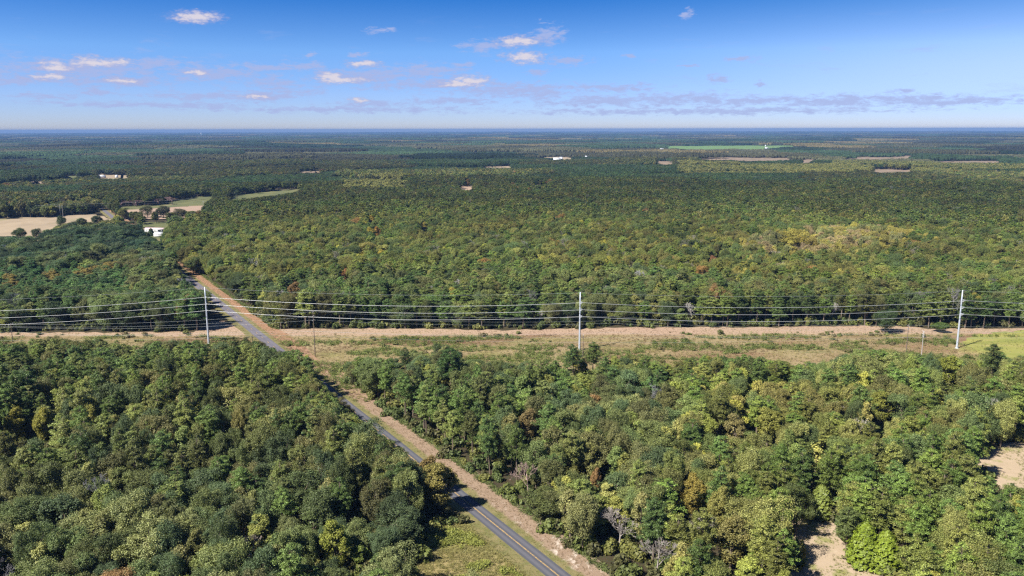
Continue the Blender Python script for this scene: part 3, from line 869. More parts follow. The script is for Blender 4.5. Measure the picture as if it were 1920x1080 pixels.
# young plantation left of the road beyond the corridor
plant = far & (sd < -12) & (D < 900) & (PY0 > 490) & (PY0 < 545) & (PX0 < 250)
kind = np.where(plant & (u[:, 1] < 0.85), 1, kind)
hh = 15.5 + 4.5 * (mixn - 0.5) * 2 + (u[:, 4] - 0.5) * 5.0 + np.where(kind == 1, 2.2, 0) + np.where(far, 1.0, 0)
hh = hh + np.where(near, (vnoise(X, Y, 17, 44) - 0.5) * 8, (vnoise(X, Y, 20, 45) - 0.5) * 3.5)
gapn = vnoise(X, Y, 15, 46); hh = hh + far * (gapn - 0.5) * 5
hh = np.where(far & (D > 780), 8.5 + 13 * sb + (u[:, 4] - 0.5) * np.where(sa < 0.55, 1.6, 5), hh)
hh = np.where(far & (sd > 0) & (D > 620) & (D < 1700), 14 + 3 * sb + (u[:, 4] - 0.5) * 4.5 + (gapn - 0.5) * 5, hh)
hh = np.where(plant, 11 + (u[:, 4] - 0.5) * 3, hh)
rad = np.choose(kind, [3.7 + 3.4 * (u[:, 5] ** 2.0), 3.6 + 1.5 * u[:, 5], 3.0 + 1.0 * u[:, 5], 3.3 + u[:, 5], 2.5 + 0 * u[:, 5]])
hh = np.where(oakm, 10 + 9 * gapn + 2 * u[:, 4], hh); rad = np.where(oakm & (kind != 1), 5.5 + 2.5 * u[:, 5], rad)
rad = rad * np.where(far, 0.95 + 0.55 * vnoise(X, Y, 13, 47), 1.0) * np.where(D > 1500, 1.15, 1.0) * np.where(plant, 0.85, 1.0)
row = np.arange(N) >= N - NROW
hh = np.where(row, 17.5 + 3 * u[:, 4], hh); kind = np.where(row & (kind == 3), 0, kind)
Zt = terrain(X, Y)
sd_ok = ~((sd > -4.6) & (sd < 4.8) & ((X - RA[0]) * RD[0] + (Y - RA[1]) * RD[1] < RLEN + 60))
# left of the road the wood comes close to the asphalt, right of it it stays behind the shoulder
bl = blocked(X, Y, Zt, hh, rad)
for fct in (0.86, 0.86, 0.86, 0.86):          # smaller trees stand where a tall one would hide a clearing
    ix = np.nonzero(bl)[0]; hn = hh[ix] * fct; rn = rad[ix] * 0.93
    b2 = blocked(X[ix], Y[ix], Zt[ix], hn, rn); hh[ix] = hn; rad[ix] = rn; bl[ix] = b2
keep = sd_ok & ~bl & ~(far & (vnoise(X, Y, 16, 48) < 0.20) & (u[:, 3] < 0.75)) & ~(oakm & (u[:, 3] < 0.3))
# open ground keeps clear of trees as in the photo
onroad = (sd > -6.5 - rad * 0.25) & (sd < 10.5 + rad * 0.55) & (D < 700) | (sd > -5) & (sd < 5.5) & (D < 1000) | (sd > -8) & (sd < 16) & (D > 1020) & (D < 1200); keep &= ~onroad | (row & sd_ok)
_tt = (X - RA[0]) * RD[0] + (Y - RA[1]) * RD[1]; keep &= ~((sd > -25.5) & (sd < -5) & (_tt > 6) & (_tt < 422) & ~row & ~far); keep &= ~(row & far)
incor = inside(X, Y, np.array(cor)) & (Y > CORY - 40); keep &= ~(incor & (inside(PX0, PY0, CLEAR['corridor']) | (Y > gp(960, 700)[1])))


def tints(kind, x, y, u, pale=None, plant=None):
    n = len(x)
    P = {0: [(0.086, 0.104, 0.034), (0.108, 0.118, 0.036), (0.070, 0.092, 0.036), (0.135, 0.135, 0.045), (0.112, 0.106, 0.038)],
         1: [(0.080, 0.116, 0.026), (0.098, 0.128, 0.028), (0.066, 0.098, 0.026), (0.120, 0.138, 0.034), (0.110, 0.116, 0.032)],
         2: [(0.150, 0.162, 0.038), (0.205, 0.195, 0.045), (0.115, 0.140, 0.040), (0.165, 0.150, 0.052), (0.180, 0.170, 0.052)],
         3: [(0.17, 0.155, 0.145)] * 5, 4: [(0.07, 0.10, 0.03)] * 5}
    out = np.zeros((n, 3)); k = np.minimum((u[:, 3] * 5).astype(int), 4)
    for kk in P:
        m = kind == kk; out[m] = np.array(P[kk])[k[m]]
    out *= 1.66 * (0.62 + 0.76 * u[:, 2])[:, None] * np.array([0.975, 0.975, 1.06])
    nz = fbm(x, y, 60, 90, 2)
    out *= np.stack([0.95 + (nz - 0.5) * 0.25, np.ones(n), 1 - (nz - 0.5) * 0.2], 1)
    red = (u[:, 1] > 0.994) & (kind != 1) & (kind != 3)
    out[red] = (0.32, 0.20, 0.085)
    yel = (u[:, 1] < 0.012) & (kind == 2); out[yel] = (0.36, 0.31, 0.07)
    return out


TI = tints(kind, X, Y, rng.uniform(0, 1, (N, 4)))
_pc = np.array([(0.33, 0.31, 0.085), (0.33, 0.275, 0.15), (0.22, 0.25, 0.10), (0.36, 0.33, 0.08), (0.16, 0.19, 0.06)])[rng.integers(0, 5, int(palep.sum()))]
TI[palep] = _pc * rng.uniform(0.75, 1.25, (int(palep.sum()), 1)) * np.array([1, 1, 1]) + rng.uniform(0, 0.05, (int(palep.sum()), 1)) * np.array([1, 0.5, 1.2])
cl = 0.62 + 0.80 * fbm(X, Y, 110, 210, 4); TI = TI * np.where(far, cl, 0.85 + 0.3 * fbm(X, Y, 45, 220, 2))[:, None]
olive = far & (sd > 0) & (D > 600) & (D < 1800)
TI[olive] *= np.array([1.02, 1.0, 0.80])
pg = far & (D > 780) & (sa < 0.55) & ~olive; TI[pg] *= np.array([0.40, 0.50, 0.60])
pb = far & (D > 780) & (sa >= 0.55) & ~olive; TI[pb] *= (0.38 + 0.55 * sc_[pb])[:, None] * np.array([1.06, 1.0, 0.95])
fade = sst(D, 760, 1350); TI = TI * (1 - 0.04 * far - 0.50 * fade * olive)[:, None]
yl = far & (((PX0 > 1560) & (PY0 > 293) & (PY0 < 318)) | ((PX0 > 1270) & (PX0 < 1600) & (PY0 > 305) & (PY0 < 322)) | ((PX0 > 640) & (PX0 < 760) & (PY0 > 330) & (PY0 < 352))) & (u[:, 3] < 0.75)
TI[yl] = np.array([0.20, 0.20, 0.06]) * (0.7 + 0.6 * u[yl, 4])[:, None]
TI[oakm & (D > 780)] *= 1.45
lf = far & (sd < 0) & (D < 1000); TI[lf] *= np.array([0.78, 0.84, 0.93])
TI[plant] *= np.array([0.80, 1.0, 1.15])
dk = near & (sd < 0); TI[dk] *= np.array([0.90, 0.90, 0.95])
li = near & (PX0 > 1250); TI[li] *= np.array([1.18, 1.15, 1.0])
yband = far & (np.abs(PY0 - (512 - PX0 * 0.09)) < 7) & (PX0 < 240) & (u[:, 3] < 0.4); TI[yband] = np.array([0.24, 0.19, 0.055]) * (0.7 + 0.6 * u[yband, 4])[:, None]

# ------------------------------------------------------------------ trees the photo lets one single out: crown centre in px, kind, height, radius, tint, label
YG = (0.22, 0.24, 0.045)
SPECIAL = [
    (845, 684, 1, 20, 7.0, (0.045, 0.082, 0.022), 'large round dark green pine standing highest on the back edge of the right wood'),
    (824, 905, 2, 17, 5.6, (0.17, 0.150, 0.045), 'orange and green sweetgum leaning over the road at the left wood'),
    (806, 884, 2, 14, 3.2, (0.21, 0.155, 0.06), 'rusty orange crown beside the green and orange sweetgum near the road'),
    (1622, 1024, 4, 12, 4.9, (0.150, 0.200, 0.020), 'bright green cone-shaped cedar right of the sandy track, left of a pair'),
    (1660, 1036, 4, 11, 4.6, (0.145, 0.190, 0.020), 'bright green cone-shaped cedar right of the sandy track, right of a pair'),
    (1540, 942, 4, 10, 4.2, (0.135, 0.165, 0.035), 'pale green layered conifer at the head of the sandy track'),
    (1590, 985, 1, 14, 4.2, (0.09, 0.115, 0.035), 'pale green pine on the right bank of the sandy track'),
    (628, 1020, 2, 17, 4.0, YG, 'tall yellow-green sweetgum at the bottom edge of the left wood'),
    (676, 1045, 2, 9, 2.8, (0.15, 0.19, 0.045), 'light green young tree beside the grass left of the road'),
    (755, 1040, 4, 6, 2.0, (0.12, 0.15, 0.04), 'small pale green cedar at the edge of the roadside grass'),
    (28, 795, 2, 16, 3.6, (0.24, 0.22, 0.045), 'yellow sweetgum close to the left edge of the photo'),
    (80, 795, 2, 15, 3.4, (0.25, 0.24, 0.05), 'yellow sweetgum just inside the left edge, right of a similar one'),
    (470, 1030, 3, 13, 4.0, (0.3, 0.25, 0.22), 'leafless brown tree at the bottom of the left wood'),
    (1160, 975, 3, 14, 4.5, (0.3, 0.27, 0.25), 'pale leafless tree in the right wood above the road shoulder'),
    (1232, 1030, 3, 14, 4.2, (0.3, 0.27, 0.25), 'pale leafless tree with white limbs at the bottom of the right wood'),
    (1305, 985, 3, 12, 4.0, (0.3, 0.27, 0.25), 'small grey leafless tree beside the yellow oak in the right wood'),
    (1372, 1010, 2, 17, 4.6, (0.20, 0.180, 0.06), 'yellow-brown oak-like tree at the bottom of the right wood'),
    (1350, 950, 2, 15, 3.6, (0.19, 0.18, 0.05), 'yellow-green tree behind the yellow-brown one in the right wood'),
    (1298, 925, 2, 15, 3.8, (0.26, 0.21, 0.05), 'golden crown in the middle of the right wood'),
    (1440, 795, 2, 15, 5.0, (0.19, 0.19, 0.045), 'broad yellow-green crown right of the middle of the right wood'),
    (1378, 805, 2, 15, 4.0, (0.19, 0.165, 0.065), 'brownish yellow crown left of the broad yellow-green one'),
    (1655, 760, 2, 15, 4.8, (0.20, 0.21, 0.045), 'light yellow-green crown in the upper right part of the right wood'),
    (1780, 690, 2, 15, 5.0, (0.22, 0.24, 0.045), 'bright yellow-green tree below the right-hand steel pole'),
    (990, 795, 2, 15, 3.6, (0.22, 0.17, 0.075), 'orange-pink crown in the right wood above the road bend'),
    (1117, 900, 2, 10, 1.8, (0.27, 0.165, 0.07), 'thin orange-red tree in the middle of the right wood'),
    (990, 888, 3, 12, 3.5, (0.3, 0.22, 0.2), 'leafless reddish-grey tree near the shoulder of the road'),
    (972, 735, 3, 12, 3.5, (0.3, 0.27, 0.25), 'grey leafless tree behind the middle of the right wood'),
    (832, 690, 1, 17, 4.0, (0.05, 0.08, 0.028), 'dark pine leaning against the largest pine of the right wood'),
    (760, 672, 1, 14, 3.4, (0.06, 0.085, 0.028), 'small isolated pine at the back edge of the right wood'),
    (1075, 672, 1, 17, 4.6, (0.06, 0.095, 0.026), 'round green pine just below the middle steel pole'),
    (1112, 666, 1, 17, 4.6, (0.082, 0.112, 0.028), 'light green pine right of the middle steel pole'),
    (1862, 672, 1, 18, 5.0, (0.075, 0.10, 0.03), 'tall round pine below the mown meadow near the right edge'),
    (1662, 601, 0, 13, 6.5, (0.05, 0.078, 0.03), 'low dark oak jutting into the corridor from the far wood'),
    (1765, 612, 0, 6, 4.5, (0.085, 0.13, 0.035), 'bright green bushy oak beyond the corridor left of the right steel pole'),
    (697, 412, 2, 14, 4.0, (0.32, 0.25, 0.05), 'small golden crown far inside the wood beyond the corridor'),
    (707, 434, 2, 14, 4.0, (0.34, 0.20, 0.05), 'orange-yellow crown just below the small golden crown'),
    (795, 426, 2, 14, 4.5, (0.30, 0.24, 0.06), 'pale gold crown right of the small golden and orange crowns'),
    (613, 460, 3, 13, 4.0, (0.3, 0.27, 0.25), 'grey leafless tree in the upper left of the far wood'),
    (1462, 455, 2, 14, 5.5, (0.30, 0.27, 0.075), 'pale yellow crown at the left end of the pale stand'),
    (1500, 452, 2, 14, 6.0, (0.32, 0.27, 0.065), 'yellow crown second from the left in the pale stand'),
    (1522, 456, 0, 14, 6.0, (0.30, 0.25, 0.07), 'deep yellow rounded crown in the pale stand'),
    (1656, 450, 0, 14, 6.5, (0.27, 0.25, 0.075), 'yellow-green rounded crown in the right half of the pale stand'),
    (1712, 428, 3, 14, 5.0, (0.4, 0.36, 0.35), 'pinkish grey leafless tree above the pale stand'),
    (1565, 440, 3, 14, 5.0, (0.4, 0.38, 0.36), 'pale leafless tree between the yellow crowns of the pale stand'),
    (552, 545, 2, 15, 4.6, (0.24, 0.155, 0.07), 'buff orange crown above the road beyond the corridor'),
    (647, 515, 2, 12, 3.0, (0.32, 0.16, 0.06), 'small orange crown in the wood beyond the corridor'),
    (1336, 490, 2, 12, 3.5, (0.26, 0.13, 0.07), 'rust brown crown in the middle of the far wood'),
    (1295, 578, 3, 14, 3.6, (0.4, 0.38, 0.36), 'grey leafless tree in front of the far wood right of the middle steel pole'),
    (1135, 545, 3, 14, 3.4, (0.4, 0.36, 0.34), 'pinkish leafless tree in the far wood right of the middle steel pole'),
    (1562, 578, 3, 14, 3.0, (0.4, 0.38, 0.36), 'pale leafless tree in the far wood left of the right steel pole'),
    (1012, 590, 3, 11, 3.0, (0.4, 0.38, 0.36), 'silver leafless tree at the far wood edge left of the middle steel pole'),
    # around the mobile home and the fields on the left
    (283, 436, 4, 8.5, 4.0, (0.035, 0.060, 0.020), 'dark green cone-shaped evergreen in front of the white mobile home'),
    (303, 454, 4, 7.0, 2.4, (0.04, 0.065, 0.022), 'small dark evergreen below the white mobile home'),
    (232, 399, 0, 15, 8.0, (0.12, 0.125, 0.04), 'yellow-green oak standing alone beside the far road'),
    (276, 396, 0, 15, 8.5, (0.065, 0.07, 0.03), 'dark broad oak behind the mobile home, left of a pair'),
    (306, 395, 0, 17, 8.5, (0.055, 0.06, 0.03), 'dark broad oak behind the mobile home, right of a pair'),
    (338, 401, 0, 15, 8.0, (0.10, 0.09, 0.05), 'brownish oak right of the dark pair behind the mobile home'),
    (113, 414, 0, 15, 6.5, (0.05, 0.07, 0.03), 'small round dark oak at the edge of the stubble field'),
    (152, 418, 0, 13, 6.0, (0.06, 0.08, 0.03), 'low green oak by the stubble field below the far road'),
    (182, 413, 0, 15, 6.5, (0.055, 0.07, 0.03), 'dark ragged oak between the stubble field and the road'),
    (68, 440, 0, 14, 5.0, (0.05, 0.065, 0.03), 'round dark oak in front of the stubble field'),
    (38, 437, 0, 14, 7.0, (0.06, 0.08, 0.03), 'broad green oak in front of the stubble field near the left edge'),
    (400, 372, 1, 12, 4.0, (0.05, 0.075, 0.026), 'narrow dark pine at the right end of the bare field'),
    (421, 367, 0, 15, 6.0, (0.055, 0.078, 0.03), 'rounded dark oak on the pasture beyond the far wood'),
    (445, 362, 1, 15, 6.0, (0.05, 0.07, 0.028), 'wide dark pine right of the rounded oak on the pasture'),
    (228, 380, 3, 11, 9.0, (0.13, 0.085, 0.085), 'leafless purple-brown tree behind the pasture, leftmost of a row'),
    (256, 379, 3, 12, 9.5, (0.13, 0.085, 0.085), 'leafless purple-brown tree behind the pasture, second of a row'),
    (297, 376, 3, 12, 9.0, (0.13, 0.085, 0.085), 'leafless purple-brown tree behind the pasture, third of a row'),
    (321, 373, 3, 14, 10.0, (0.26, 0.17, 0.165), 'leafless pinkish tree behind the pasture, rightmost of a row'),
]
spec = []
for px, py, k, h, r_, t, lab in SPECIAL:
    g2 = gp(px, py, h * (0.62 if k in (1, 3) else 0.58 if k != 4 else 0.45))
    spec.append((g2[0], g2[1], k, h, r_, t, lab))
_h3 = [proj(np.stack([X + a * rad, Y, Zt + t * hh], 1))[:2] for a, t in ((0, .97), (0, .75), (0, .5), (-.7, .7), (.7, .7), (-.6, .45), (.6, .45))]
for s_ in spec:
    if D[0] * 0 + s_[1] < 1300:
        cz = s_[3] * (0.62 if s_[2] in (1, 3) else 0.5)
        qx, qy, qz = proj(np.array([s_[0], s_[1], cz])); q_ = 0.5 if s_[2] == 3 else 1.0; rx = s_[4] / qz[0] * FPX * 0.85 * q_; ry = s_[3] * 0.36 / qz[0] * FPX * q_
        hit = np.zeros(N, bool)
        for hx, hy in _h3: hit |= ((hx - qx[0]) / rx) ** 2 + ((hy - qy[0]) / ry) ** 2 < 1
        keep &= ~(hit & (Y < s_[1]))
    keep &= np.hypot(X - s_[0], (Y - s_[1])) > s_[4] * 0.85 + 1.2
    # nothing taller right in front of it
    keep &= ~((np.abs(X - s_[0]) < s_[4] * 0.7) & (Y < s_[1]) & (Y > s_[1] - s_[4] * 2.2) & (hh > s_[3] - 3))
X, Y, D, kind, hh, rad, TI, Zt, sd, far = [a[keep] for a in (X, Y, D, kind, hh, rad, TI, Zt, sd, far)]
N = len(X)
KN = ['oak_tree', 'pine_tree', 'sweetgum_tree', 'bare_tree', 'cedar_tree']
CATN = ['oak', 'pine', 'sweetgum', 'bare tree', 'cedar']
print('trees', N, [(KN[k], int((kind == k).sum())) for k in range(5)])


# ------------------------------------------------------------------ individual trees
def make_tree(k, x, y, z, h, r_, t, label, group, seed):
    ps = PROTO[KN[k]]['hi']; p = ps[seed % len(ps)]
    root = empty(KN[k], (x, y, z), (seed * 2.399) % 6.283)
    s = r_ / p['R']; root.scale = (s, s, h / p['H'])
    tag(root, label, CATN[k], group)
    a = link('crown' if k != 3 else 'branches', p['crown'], root); b = link('trunk', p['trunk'], root)
    if k == 3: a['kind'] = 'stuff'
    a['tint'] = [float(q) for q in t]; b['tint'] = [float(q) for q in t]
    return root


for i, s_ in enumerate(spec):
    z = float(terrain(np.array([s_[0]]), np.array([s_[1]]))[0])
    make_tree(s_[2], s_[0], s_[1], z, s_[3], s_[4], [q * (1.3 if max(s_[5]) < 0.2 else 1.08) for q in s_[5]], s_[6], None, i * 3 + 1)


def region(x, y, s):
    if y < CORY: return ('left wood', 'near wood left of the road') if s < 0 else ('right wood', 'near wood right of the road')
    return ('far left wood', 'wood beyond the corridor left of the road') if s < 0 else ('far wood', 'wood beyond the corridor right of the road')


def colour_word(k, t):
    r_, g_, b_ = t; l = 0.3 * r_ + 0.6 * g_ + 0.1 * b_
    if k == 3: return 'pale grey leafless'
    if r_ > g_ * 1.5: return 'orange'
    if r_ > g_ * 1.12: return 'brownish yellow' if l > 0.1 else 'brownish green'
    if l > 0.12: return 'yellow-green'
    if r_ > g_ * 0.9: return 'olive green'
    return 'light green' if l > 0.085 else ('mid green' if l > 0.064 else 'dark green')


px, py, pz = proj(np.stack([X, Y, Zt + hh * 0.75], 1))
vis = (px > -15) & (px < 1935) & (py > 200) & (py < 1100)
# things one can find at once; a tree is named by the nearest of them, the way one goes from it, and its turn on that way
MARKS = [(388, 640, 'left steel pole'), (1087, 655, 'middle steel pole'), (1794, 652, 'right steel pole'), (591, 665, 'tall wooden pole'), (845, 684, 'largest pine'),
         (815, 900, 'orange sweetgum by the road'), (1640, 1025, 'bright cedar pair'), (1540, 942, 'layered pale conifer'), (628, 1020, 'tall yellow sweetgum'),
         (54, 795, 'two yellow left-edge sweetgums'), (470, 1030, 'brown leafless tree'), (1160, 975, 'pale leafless tree'), (1232, 1030, 'white-limbed leafless tree'),
         (1372, 1010, 'yellow-brown bottom tree'), (1298, 925, 'golden crown'), (1440, 795, 'broad yellow-green crown'), (1655, 760, 'light yellow-green crown'),
         (1780, 690, 'bright tree under the pole'), (990, 795, 'orange-pink crown'), (1117, 900, 'thin orange-red tree'), (1870, 870, 'dirt clearing'),
         (1550, 1040, 'sandy track'), (1700, 661, 'brown utility pole'), (297, 432, 'white mobile home'), (0, 1080, 'bottom left photo corner'),
         (1920, 1080, 'bottom right photo corner'), (0, 640, 'left end of the corridor'), (1920, 700, 'right photo edge below the meadow'),
         (300, 900, 'centre of the left wood'), (250, 760, 'upper centre of the left wood'), (1000, 1060, 'bottom of the road'), (1662, 601, 'oak jutting into the corridor'),
         (697, 412, 'small golden crown'), (1520, 455, 'deep yellow pale-stand crown'), (552, 545, 'buff orange crown'), (1336, 490, 'rust brown crown'), (360, 510, 'far bend of the road')]
MX = np.array([m[0] for m in MARKS], float); MY = np.array([m[1] for m in MARKS], float)
WAY = ['right of', 'up and right from', 'straight up from', 'up and left from', 'left of', 'down and left from', 'straight down from', 'down and right from']
ORD = ['first', 'second', 'third', 'fourth', 'fifth', 'sixth', 'seventh', 'eighth', 'ninth', 'tenth', 'eleventh', 'twelfth', 'thirteenth', 'fourteenth', 'fifteenth',
       'sixteenth', 'seventeenth', 'eighteenth', 'nineteenth', 'twentieth'] + [w + q for w, e in (('twenty', 'thirtieth'), ('thirty', 'fortieth'), ('forty', 'fiftieth'), ('fifty', 'sixtieth')) for q in ['-first', '-second', '-third', '-fourth', '-fifth', '-sixth', '-seventh', '-eighth', '-ninth', '#' + e]]
ORD = [q.split('#')[-1] for q in ORD]
single = np.zeros(N, bool)
QUOTA = [290, 290, 270, 200, 0]
for k in range(5):
    idx = np.nonzero((kind == k) & vis)[0]
    nspec = sum(1 for s_ in spec if s_[2] == k)
    order = idx[np.argsort(-(rad[idx] / pz[idx]))][:max(0, min(QUOTA[k], 299 - nspec))]
    single[order] = True
    bins = {}
    for i in order:
        dm = np.hypot(MX - px[i], MY - py[i]); j = int(dm.argmin())
        w = int(round(math.atan2(-(py[i] - MY[j]), px[i] - MX[j]) / (math.pi / 4))) % 8
        cw = colour_word(k, TI[i])
        bins.setdefault((j, w, cw), []).append((dm[j], i))
    for (j, w, cw), lst in bins.items():
        for turn, (_, i) in enumerate(sorted(lst)):
            rname, gname = region(X[i], Y[i], sd[i])
            noun = {0: 'oak', 1: 'pine', 2: 'sweetgum', 3: 'tree', 4: 'cedar'}[k]
            lab = '%s %s, %s %s the %s' % (cw, noun, ORD[min(turn, len(ORD) - 1)], WAY[w], MARKS[j][2])
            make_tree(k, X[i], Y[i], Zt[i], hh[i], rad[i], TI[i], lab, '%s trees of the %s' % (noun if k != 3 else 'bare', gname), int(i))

# ------------------------------------------------------------------ the rest of the wood, instanced
protocol = {}


def inst_object(name, meshes, P, idx, rot, scl, tint, label, cat):
    """one object whose geometry nodes stand copies of the given meshes on its points"""
    pcol = bpy.data.collections.new(name + '_sources')
    for i, me in enumerate(meshes):
        o = bpy.data.objects.new('%s_source_%02d' % (name, i), me); pcol.objects.link(o)
    me = bpy.data.meshes.new(name); n = len(P)
    me.vertices.add(n); me.vertices.foreach_set('co', np.asarray(P, np.float32).ravel())
    for nm, ty, arr, key in (('pick', 'INT', idx.astype(np.int32), 'value'), ('rotation', 'FLOAT_VECTOR', rot, 'vector'),
                             ('size', 'FLOAT_VECTOR', scl, 'vector'), ('tint', 'FLOAT_COLOR', np.concatenate([tint, np.ones((n, 1))], 1), 'color')):
        a = me.attributes.new(nm, ty, 'POINT'); a.data.foreach_set(key, np.ascontiguousarray(arr, np.int32 if ty == 'INT' else np.float32).ravel())
    me.update()
    o = link(name, me)
    ng = bpy.data.node_groups.new(name + '_scatter', 'GeometryNodeTree')
    ng.interface.new_socket('Geometry', in_out='INPUT', socket_type='NodeSocketGeometry')
    ng.interface.new_socket('Geometry', in_out='OUTPUT', socket_type='NodeSocketGeometry')
    nn = ng.nodes.new; lk = ng.links.new
    gi = nn('NodeGroupInput'); go = nn('NodeGroupOutput'); ip = nn('GeometryNodeInstanceOnPoints'); ci = nn('GeometryNodeCollectionInfo')
    ci.inputs['Collection'].default_value = pcol; ci.inputs['Separate Children'].default_value = True; ci.inputs['Reset Children'].default_value = True

    def attr(nm, ty):
        a = nn('GeometryNodeInputNamedAttribute'); a.data_type = ty; a.inputs[0].default_value = nm; return a.outputs[0]
    mp = nn('GeometryNodeMeshToPoints'); lk(gi.outputs[0], mp.inputs[0])
    lk(mp.outputs[0], ip.inputs['Points']); lk(ci.outputs[0], ip.inputs['Instance']); ip.inputs['Pick Instance'].default_value = True
    lk(attr('pick', 'INT'), ip.inputs['Instance Index']); lk(attr('rotation', 'FLOAT_VECTOR'), ip.inputs['Rotation']); lk(attr('size', 'FLOAT_VECTOR'), ip.inputs['Scale'])
    lk(ip.outputs[0], go.inputs[0])
    md = o.modifiers.new('scatter', 'NODES'); md.node_group = ng
    for m in {m for q in meshes for m in q.materials}: me.materials.append(m)
    return tag(o, label, cat, kind='stuff')


WOODLAB = {0: ('oak_woodland', 'dark and olive green oaks filling the woods behind and between the nearest trees', 'oak woodland'),
           1: ('pine_forest', 'green pines massed across the woods and plantations out to the far distance', 'pine forest'),
           2: ('sweetgum_woodland', 'yellow-green sweetgum crowns speckled through the farther woods', 'sweetgum woodland'),
           3: ('bare_woodland', 'pale leafless trees speckled through the farther woods', 'bare trees')}
for k in range(4):
    m = (kind == k) & ~single
    hi = PROTO[KN[k]]['hi']; lo = PROTO[KN[k]]['lo']; al = hi + lo
    ids = np.nonzero(m)[0]; n = len(ids); r = np.random.default_rng(200 + k)
    isn = D[ids] < 1000
    idx = np.where(isn, r.integers(0, len(hi), n), len(hi) + r.integers(0, len(lo), n))
    RRp = np.array([p['R'] for p in al])[idx]; HHp = np.array([p['H'] for p in al])[idx]
    s = rad[ids] / RRp
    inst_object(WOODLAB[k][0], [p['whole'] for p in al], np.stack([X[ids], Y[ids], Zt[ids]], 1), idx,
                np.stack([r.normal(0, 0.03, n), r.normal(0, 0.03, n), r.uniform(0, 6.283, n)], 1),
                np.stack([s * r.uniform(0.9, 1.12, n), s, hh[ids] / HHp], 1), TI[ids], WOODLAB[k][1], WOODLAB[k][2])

# far canopy: patches of a few dozen low crowns each
def patch(seed, S, n, rb, hb):
    r = np.random.default_rng(seed); mb = MB()
    k = 6
    for _ in range(n):
        x, y = r.uniform(-S / 2, S / 2, 2); R = rb * r.uniform(0.7, 1.35); h = hb * r.uniform(0.78, 1.12)
        a = np.arange(k) * 2 * math.pi / k + r.uniform(0, 1)
        rings = []
        for zr, rr_ in ((0.35, 0.8), (0.70, 1.0), (0.92, 0.62)):
            q = rr_ * R * r.uniform(0.8, 1.15, k)
            rings.append(np.stack([x + np.cos(a) * q, y + np.sin(a) * q, h * zr + r.uniform(-.05, .05, k) * h], 1))
        v = np.concatenate(rings + [[[x, y, h]], [[x, y, h]]]); f = []
        for lev in range(2):
            for j in range(k): f.append([lev * k + j, lev * k + (j + 1) % k, (lev + 1) * k + (j + 1) % k, (lev + 1) * k + j])
        for j in range(0, k, 2): f.append([2 * k + j, 2 * k + (j + 1) % k, 2 * k + (j + 2) % k, 3 * k])
        mb.add(v, f, r.uniform(0.55, 1.45) * r.uniform(0.85, 1.15, len(f)))
    return mb.mesh('canopy_patch', [M['far_leaf']])


pm = [patch(300 + i, 74, 62, 5.6, 15) for i in range(5)] + [patch(320 + i, 300, 150, 17, 15) for i in range(4)]
xs, ys = [], []; ii = []; zsc = []
for d0, d1, s, lo_, hi_ in ((2960, 9000, 72, 0, 5), (9000, 38000, 290, 5, 9)):
    x, y = scatter(d0, d1, s, int(d1), R_(36)); xs.append(x); ys.append(y)
    ii.append(np.random.default_rng(5).integers(lo_, hi_, len(x)))
x = np.concatenate(xs); y = np.concatenate(ys); ii = np.concatenate(ii); z = terrain(x, y) - 0.8
a_, b_, c_ = cellv(x, y * 0.8, 420, 40)
hs = 0.55 + 0.85 * b_
bad = blocked(x, y, z, 14 * hs, np.where(ii < 5, 30.0, 10.0), 1.0)
x, y, ii, z, a_, b_, c_, hs = [q[~bad] for q in (x, y, ii, z, a_, b_, c_, hs)]
r = np.random.default_rng(77); n = len(x)
pt = np.where((a_ < 0.5)[:, None], np.array([0.026, 0.046, 0.020]), np.array([0.055, 0.056, 0.028])) * (0.4 + 1.3 * c_)[:, None] * r.uniform(0.8, 1.2, (n, 1)) * 0.9
pt[(c_ > 0.86) & (a_ > 0.5)] *= np.array([1.4, 1.15, 1.0])
far_forest = inst_object('distant_forest', pm, np.stack([x, y, z], 1), ii, np.stack([np.zeros(n), np.zeros(n), r.integers(0, 4, n) * math.pi / 2 + r.uniform(-.2, .2, n)], 1),
                         np.stack([np.ones(n), np.ones(n), hs], 1), pt, 'distant forest rolling in dark green and brown bands to the horizon', 'forest')
print('patches', n)

# undergrowth, weeds and grass tufts
r = np.random.default_rng(500)
x, y = scatter(90, 560, 5.2, 91); m = ~inside(x, y, np.array(cor)) | (y < gp(960, 700)[1]); x, y = x[m], y[m]
s_ = side(x, y); bz = 2.4 + 2.2 * r.uniform(0, 1, len(x)); n0 = (s_ < -6.5) | (s_ > 11.0)
m = n0 & ~blocked(x, y, np.zeros(len(x)), bz, bz * 0.6); x, y, bz = x[m], y[m], bz[m]; n = len(x)
bu = [bush(601), bush(602, R=1.7), bush(603, R=1.3)]; bmesh_ = [b.mesh('undergrowth', [M['leaf']]) for b in bu]
tt = np.array([(0.09, 0.12, 0.038), (0.12, 0.145, 0.040), (0.17, 0.175, 0.05), (0.10, 0.10, 0.04)])[r.integers(0, 4, n)] * r.uniform(0.8, 1.2, (n, 1))
inst_object('undergrowth', bmesh_, np.stack([x, y, np.zeros(n)], 1), r.integers(0, 3, n), np.stack([np.zeros(n), np.zeros(n), r.uniform(0, 6.28, n)], 1),
            np.stack([bz / 1.8, bz / 1.8, bz / 1.6], 1), tt, 'green undergrowth and low shrubs filling the floor of the near woods', 'undergrowth')
